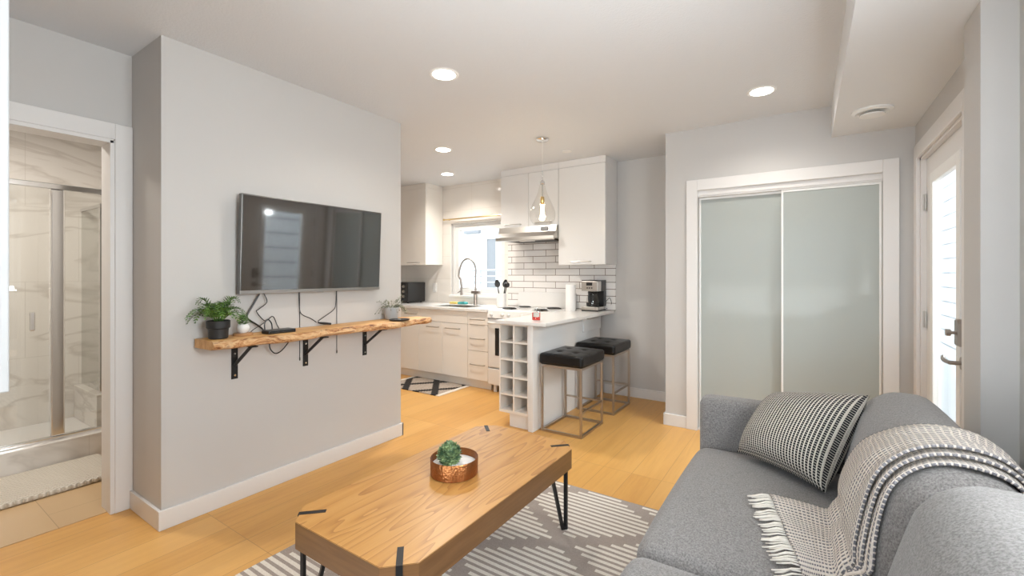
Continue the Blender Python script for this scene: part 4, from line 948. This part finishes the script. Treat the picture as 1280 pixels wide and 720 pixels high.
# ------------------------------------------------------------------ rug and coffee table
tag(obj('area_rug', B(-1.985, 0.35, -0.30, 2.40, 0.0005, 0.009, bev=0.003), M['rug'], loc=(-0.8, 1.0, 0)), 'taupe rug with cream dashed stripes under coffee table and sofa', 'rug')
ZR = 0.0092
tx0, tx1, tyA, tyB, cc, tzt, tzb = -1.525, -0.942, 0.853, 2.020, 0.078, 0.420, 0.328
ct = thing('coffee_table', 'oak coffee table with clipped corners and black hairpin legs', 'coffee table', ((tx0 + tx1) / 2, (tyA + tyB) / 2, ZR))
poly = [(tx0 + cc, tyA), (tx1 - cc, tyA), (tx1, tyA + cc), (tx1, tyB - cc), (tx1 - cc, tyB), (tx0 + cc, tyB), (tx0, tyB - cc), (tx0, tyA + cc)]
p = NB(); prism(p, poly, 'z', tzb, tzt, bev=0.0015)
for fc in p.faces:
    fc.normal_update(); fc.material_index = 0 if fc.normal.z > 0.8 else 1
obj('top', p, [M['tabletop'], M['tableside']], ct)
for sx, sy in ((-1, -1), (1, -1), (1, 1), (-1, 1)):
    mx = (tx0 if sx < 0 else tx1) - sx * cc / 2; my = (tyA if sy < 0 else tyB) - sy * cc / 2
    dv = Vector((sx, sy, 0)).normalized(); sd = Vector((-dv.y, dv.x, 0)); w = 0.010
    # flat strap let into the top and running down the clipped corner
    c = Vector((mx, my, 0)); p = NB()
    def slab(a, b, zlo, zhi):
        V = [p.verts.new(q + Vector((0, 0, z))) for z in (zlo, zhi) for q in (c + dv * a - sd * w, c + dv * b - sd * w, c + dv * b + sd * w, c + dv * a + sd * w)]
        for f in ((3, 2, 1, 0), (4, 5, 6, 7), (0, 1, 5, 4), (1, 2, 6, 5), (2, 3, 7, 6), (3, 0, 4, 7)): p.faces.new([V[i] for i in f])
    slab(-0.088, 0.0035, tzt - 0.002, tzt + 0.0012)
    slab(0.0005, 0.0035, tzb, tzt - 0.002)
    so = obj('strap', p, M['blackmetal'], ct, label='black metal strap at the clipped corner')
    foot = c + dv * 0.0 + Vector((0, 0, ZR)); p = NB(); hw = 0.0085
    def bar(a, b):
        a, b = Vector(a), Vector(b); t2 = NB(); bmesh.ops.create_cube(t2, size=1); L = (b - a).length
        q = (b - a).to_track_quat('Z', 'Y').to_matrix().to_4x4()
        merge(p, t2, M=Matrix.Translation((a + b) / 2) @ q @ Matrix.Diagonal((hw * 2, hw * 1.4, L, 1)))
    fo = c - dv * 0.012
    inn = c - dv * 0.10
    bar((fo.x, fo.y, tzb), (fo.x, fo.y, ZR)); bar((inn.x - sd.x * 0.03 * (sx * sy), inn.y - sd.y * 0.03 * (sx * sy), tzb), (fo.x - dv.x * 0.016, fo.y - dv.y * 0.016, ZR + 0.004))
    bar((fo.x + dv.x * .006, fo.y + dv.y * .006, ZR + 0.006), (fo.x - dv.x * 0.024, fo.y - dv.y * 0.024, ZR + 0.006))
    obj('leg', p, M['blackmetal'], ct)
bx_, by_ = -1.245, 1.437
cb = thing('copper_dish', 'round hammered copper dish of white sand on the coffee table', 'dish', (bx_, by_, tzt))
p = NB(); lathe(p, [(0.095, tzt + 0.0005), (0.0995, tzt + 0.004), (0.1005, tzt + 0.069), (0.099, tzt + 0.071), (0.0965, tzt + 0.069), (0.0955, tzt + 0.008)], bx_, by_, 56); obj('wall', p, M['copper'], cb, smooth=True)
p = NB(); lathe(p, [(0.0955, tzt + 0.006), (0.0955, tzt + 0.040), (0.05, tzt + 0.046)], bx_, by_, 40); obj('sand', p, M['sand'], cb, smooth=True)
px_, py_ = bx_ - 0.012, by_ - 0.018; pzc = tzt + 0.083
p = NB()
for k in range(620):
    zq = 1 - 2 * (k + 0.5) / 620; a = k * 2.399; rr = math.sqrt(max(0, 1 - zq * zq)); d = Vector((rr * math.cos(a), rr * math.sin(a), zq))
    j = Vector((random.uniform(-.5, .5), random.uniform(-.5, .5), random.uniform(-.2, .7)))
    if zq < -0.86: continue
    leaf(p, Vector((px_, py_, pzc)) + d * 0.038 * random.uniform(.75, 1.05), d + j * 0.9, random.uniform(.014, .021), random.uniform(.0055, .008), random.uniform(-.1, .4), 0.35)
t2 = NB(); bmesh.ops.create_icosphere(t2, subdivisions=2, radius=0.034); merge(p, t2, M=Matrix.Translation((px_, py_, pzc)))
tag(obj('round_succulent', p, M['ball'], loc=(px_, py_, tzt + 0.046)), 'ball shaped green succulent standing in the copper dish', 'plant')

# ------------------------------------------------------------------ sofa
so = thing('sofa', 'grey fabric two seat sofa along the right wall', 'sofa', (0.0, 1.3, ZR))
p = NB(); merge(p, cushion(-0.405, 0.46, 0.30, 2.37, 0.06, 0.285, r=0.02, bz=0.0, n=6)); obj('base', p, M['sofa'], so, smooth='all')
for sx in (-0.34, 0.40):
    for sy in (0.36, 2.30): p = NB(); tube(p, [(sx, sy, ZR), (sx, sy, 0.065)], 0.02, 10); obj('leg', p, M['blackmetal'], so)
for y0_, y1_ in ((0.335, 1.352), (1.356, 2.352)):
    p = NB(); merge(p, cushion(-0.452, 0.20, y0_, y1_, 0.275, 0.425, r=0.058, bz=0.028, bx=0.012, n=22)); obj('seat_cushion', p, M['sofa'], so, smooth='all')
for y0_, y1_ in ((2.355, 2.485), (0.20, 0.33)):
    p = NB(); merge(p, cushion(-0.448, 0.47, y0_, y1_, 0.05, 0.648, r=0.032, bz=0.006, by=0.004, n=18)); obj('arm', p, M['sofa'], so, smooth='all')
p = NB(); merge(p, cushion(0.385, 0.495, 0.21, 2.475, 0.05, 0.68, r=0.04, bz=0.0, n=16)); obj('back_frame', p, M['sofa'], so, smooth='all')
for y0_, y1_, x1_, z1_ in ((0.345, 1.345, 0.365, 0.828), (1.352, 2.345, 0.330, 0.797)):
    p = NB(); merge(p, cushion(0.112, x1_, y0_, y1_, 0.445, z1_, r=0.090, bz=0.022, bx=0.026, by=0.006, n=22, lean=0.27)); obj('back_cushion', p, M['sofa'], so, smooth='all')
# scatter pillow
def pillow_mesh(bl, br, tr, tl, thick, n=26):
    bm = NB(); uvl = bm.loops.layers.uv.new('UVMap'); nrm = (br - bl).cross(tl - bl).normalized(); G = {}
    for side in (1, -1):
        for i in range(n + 1):
            for j in range(n + 1):
                u, v = i / n, j / n; a, b = 2 * u - 1, 2 * v - 1
                if side < 0 and (i in (0, n) or j in (0, n)): G[side, i, j] = G[1, i, j]; continue
                pin_u = 1 - (0.075 if a > 0 else 0.02) * (1 - abs(b) ** 2.2) * abs(a) ** 2; pin_v = 1 - 0.075 * (1 - abs(a) ** 2.2) * abs(b) ** 2
                uu, vv = (a * pin_u + 1) / 2, (b * pin_v + 1) / 2
                q = bl * (1 - uu) * (1 - vv) + br * uu * (1 - vv) + tr * uu * vv + tl * (1 - uu) * vv
                h = thick * ((1 - abs(a) ** 2.6) * (1 - abs(b) ** 2.6)) ** 0.55
                G[side, i, j] = bm.verts.new(q + nrm * side * h)
    for side in (1, -1):
        for i in range(n):
            for j in range(n):
                ids = [(i, j), (i + 1, j), (i + 1, j + 1), (i, j + 1)]
                f = bm.faces.new([G[side, a, b] for a, b in (ids if side > 0 else ids[::-1])]); f.smooth = True
                for lp, (a, b) in zip(f.loops, ids if side > 0 else ids[::-1]): lp[uvl].uv = (a / n, b / n)
    return bm
V = Vector
bm = pillow_mesh(V((-0.262, 2.225, 0.464)), V((0.055, 1.955, 0.475)), V((0.205, 2.195, 0.795)), V((-0.130, 2.365, 0.715)), 0.118)
tag(obj('scatter_pillow', bm, M['pillow'], loc=(-0.02, 2.15, 0.46)), 'black and cream woven pillow leaning in the far corner of the sofa', 'pillow')
# throw blanket
from mathutils.bvhtree import BVHTree
rest = NB()
for a in (dict(x0=0.112, x1=0.330, y0=1.352, y1=2.345, z0=0.445, z1=0.797, r=0.090, bz=0.022, bx=0.026, by=0.006, n=22, lean=0.27),
          dict(x0=-0.452, x1=0.20, y0=1.356, y1=2.352, z0=0.275, z1=0.425, r=0.058, bz=0.028, bx=0.012, n=22),
          dict(x0=0.385, x1=0.495, y0=0.21, y1=2.475, z0=0.05, z1=0.68, r=0.04, bz=0.0, n=16)): merge(rest, cushion(**a))
TREE = BVHTree.FromBMesh(rest); rest.free()
def throw_sheet(lift, yfar, ynear, start, name, par):
    """a cloth laid on the seat, up the back cushion and over its top; the far edge drifts towards the near one"""
    ctrl = [(-0.110, 0.460), (-0.03, 0.462), (0.050, 0.470), (0.100, 0.515), (0.125, 0.58), (0.155, 0.66), (0.195, 0.735), (0.245, 0.795), (0.310, 0.826), (0.375, 0.815), (0.425, 0.765), (0.475, 0.700), (0.512, 0.66), (0.516, 0.56)]
    C = catmull([(a, b, 0) for a, b in ctrl], 6); F = catmull([(a, b, 0) for a, b in zip(yfar, ynear)], 6)
    m = 30; n = len(C); P = []
    for k in range(n):
        nx = C[min(k + 1, n - 1)] - C[max(k - 1, 0)]; nv = Vector((-nx.y, 0, nx.x)).normalized(); row = []
        for j in range(m + 1):
            t = j / m; y = F[k].x + (F[k].y - F[k].x) * t
            xs = 0.100 * t * max(0, min(1, (0.04 - C[k].x) / 0.15))
            g = Vector((C[k].x + xs, y, C[k].y)); h = TREE.ray_cast(g + nv * 0.16, -nv, 0.24)
            q = h[0] if h[0] is not None and (h[0] - g).length < 0.07 else g
            row.append([q, nv, t])
        P.append(row)
    for _ in range(4):
        for j in range(m + 1):
            new = [P[k][j][0] if k in (0, n - 1) else (P[k - 1][j][0] + P[k][j][0] * 2 + P[k + 1][j][0]) / 4 for k in range(n)]
            for k in range(n): P[k][j][0] = new[k]
    bm = NB(); uvl = bm.loops.layers.uv.new('UVMap'); rows = []; L = 0
    for k in range(start, n):
        if k > start: L += (C[k] - C[k - 1]).length
        row = []
        for j in range(m + 1):
            q, nv, t = P[k][j]
            wv = 0.003 * math.sin(t * 9 + k * 0.11) + 0.003 * math.sin(t * 17 - k * 0.07)
            row.append((bm.verts.new(q + nv * (lift + wv)), t, L))
        rows.append(row)
    for A, Cc in zip(rows, rows[1:]):
        for j in range(m):
            q = (A[j], A[j + 1], Cc[j + 1], Cc[j]); f = bm.faces.new([a[0] for a in q]); f.smooth = True
            for lp, a in zip(f.loops, q): lp[uvl].uv = (a[1], a[2])
    first = [r[0].co.copy() for r in rows[0]]
    o = obj(name, bm, M['throw'], par, smooth='all')
    s = o.modifiers.new('thickness', 'SOLIDIFY'); s.thickness = 0.007; s.offset = 1
    return o, first
th_ = thing('throw_blanket', 'cream and grey knitted throw folded over the sofa back', 'blanket', (0.15, 1.6, 0.47))
YF = [1.815, 1.815, 1.815, 1.84, 1.86, 1.83, 1.77, 1.71, 1.67, 1.65, 1.63, 1.62, 1.62, 1.62]
YN = [1.42, 1.42, 1.43, 1.45, 1.47, 1.49, 1.50, 1.50, 1.49, 1.48, 1.48, 1.48, 1.48, 1.48]
_, edge = throw_sheet(0.026, YF, YN, 0, 'top_layer', th_)
throw_sheet(0.0165, [a - 0.01 for a in YF], [a - 0.030 for a in YN], 4, 'middle_layer', th_)
throw_sheet(0.007, [a - 0.02 for a in YF], [a - 0.060 for a in YN], 7, 'bottom_layer', th_)
p = NB()
for k in range(44):
    t = k / 43 * (len(edge) - 1); i = min(int(t), len(edge) - 2); q = edge[i].lerp(edge[i + 1], t - i)
    L = random.uniform(0.055, 0.075); wig = random.uniform(-.02, .02)
    tube(p, [q + Vector((0.004, 0, 0.002)), q + Vector((-L * .35, wig * .4, -0.002)), q + Vector((-L * .7, wig * .9 - .004, -0.012)), q + Vector((-L, wig - .008, -0.016))], 0.004, 5, radii=[.0020, .0028, .0032, .0018])
obj('fringe', p, M['fringe'], th_, smooth='all')

# ------------------------------------------------------------------ left edge of the picture, bathroom
pn = thing('wall_panel', 'white cabinet edge at the far left of the picture', 'cabinet', (-1.6, 0.17, 1.02))
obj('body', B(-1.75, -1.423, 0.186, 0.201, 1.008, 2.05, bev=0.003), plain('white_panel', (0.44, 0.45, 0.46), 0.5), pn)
se = thing('shower_enclosure', 'chrome framed glass shower in the bathroom', 'shower', (-4.15, 0.7, 0.0))
p = NB(); box(p, -4.25, -4.08, -0.52, 1.55, 0.0, 0.168, bev=0.004); obj('curb', p, M['marble'], se)
obj('bottom_rail', B(-4.175, -4.135, -0.52, 1.549, 0.169, 0.192, bev=0.004), M['chrome'], se)
obj('top_rail', B(-4.18, -4.135, -0.52, 1.549, 1.822, 1.858, bev=0.004), M['chrome'], se)
p = NB(); box(p, -4.185, -4.13, 0.765, 0.832, 0.193, 1.821, bev=0.008); obj('post', p, M['chrome'], se)
gd = obj('door_glass', B(-4.157, -4.151, -0.45, 0.764, 0.193, 1.821), M['showerglass'], se)
p = NB(); box(p, -4.12, -4.10, 0.665, 0.69, 0.90, 1.02, bev=0.006); box(p, -4.15, -4.12, 0.67, 0.685, 0.91, 0.925); box(p, -4.15, -4.12, 0.67, 0.685, 0.995, 1.01); obj('handle', p, M['chrome'], gd)
obj('fixed_glass', B(-4.157, -4.151, 0.833, 1.549, 0.193, 1.821), M['showerglass'], se)
p = NB(); box(p, -4.64, -4.61, 1.125, 1.155, 0.332, 1.815); box(p, -5.15, -4.64, 1.13, 1.15, 1.79, 1.815); obj('return_post', p, M['chrome'], se)
obj('return_glass', B(-5.149, -4.641, 1.137, 1.143, 0.332, 1.789), M['showerglass'], se)
p = NB(); box(p, -5.149, -4.55, 1.09, 1.549, 0.0, 0.33, bev=0.004); obj('ledge', p, M['marble'], se)
obj('tray', B(-5.149, -4.251, -0.52, 1.089, 0.001, 0.06), M['white_ceramic'], se)
p = NB(); c = cushion(-4.065, -3.570, 0.05, 0.985, 0.0045, 0.034, r=0.014, bz=0.002, n=24)
merge(p, c); tag(obj('bath_mat', p, M['bathmat'], loc=(-3.82, 0.5, 0.0045), smooth='all'), 'cream knitted bath mat on the beige tile before the shower', 'bath mat')
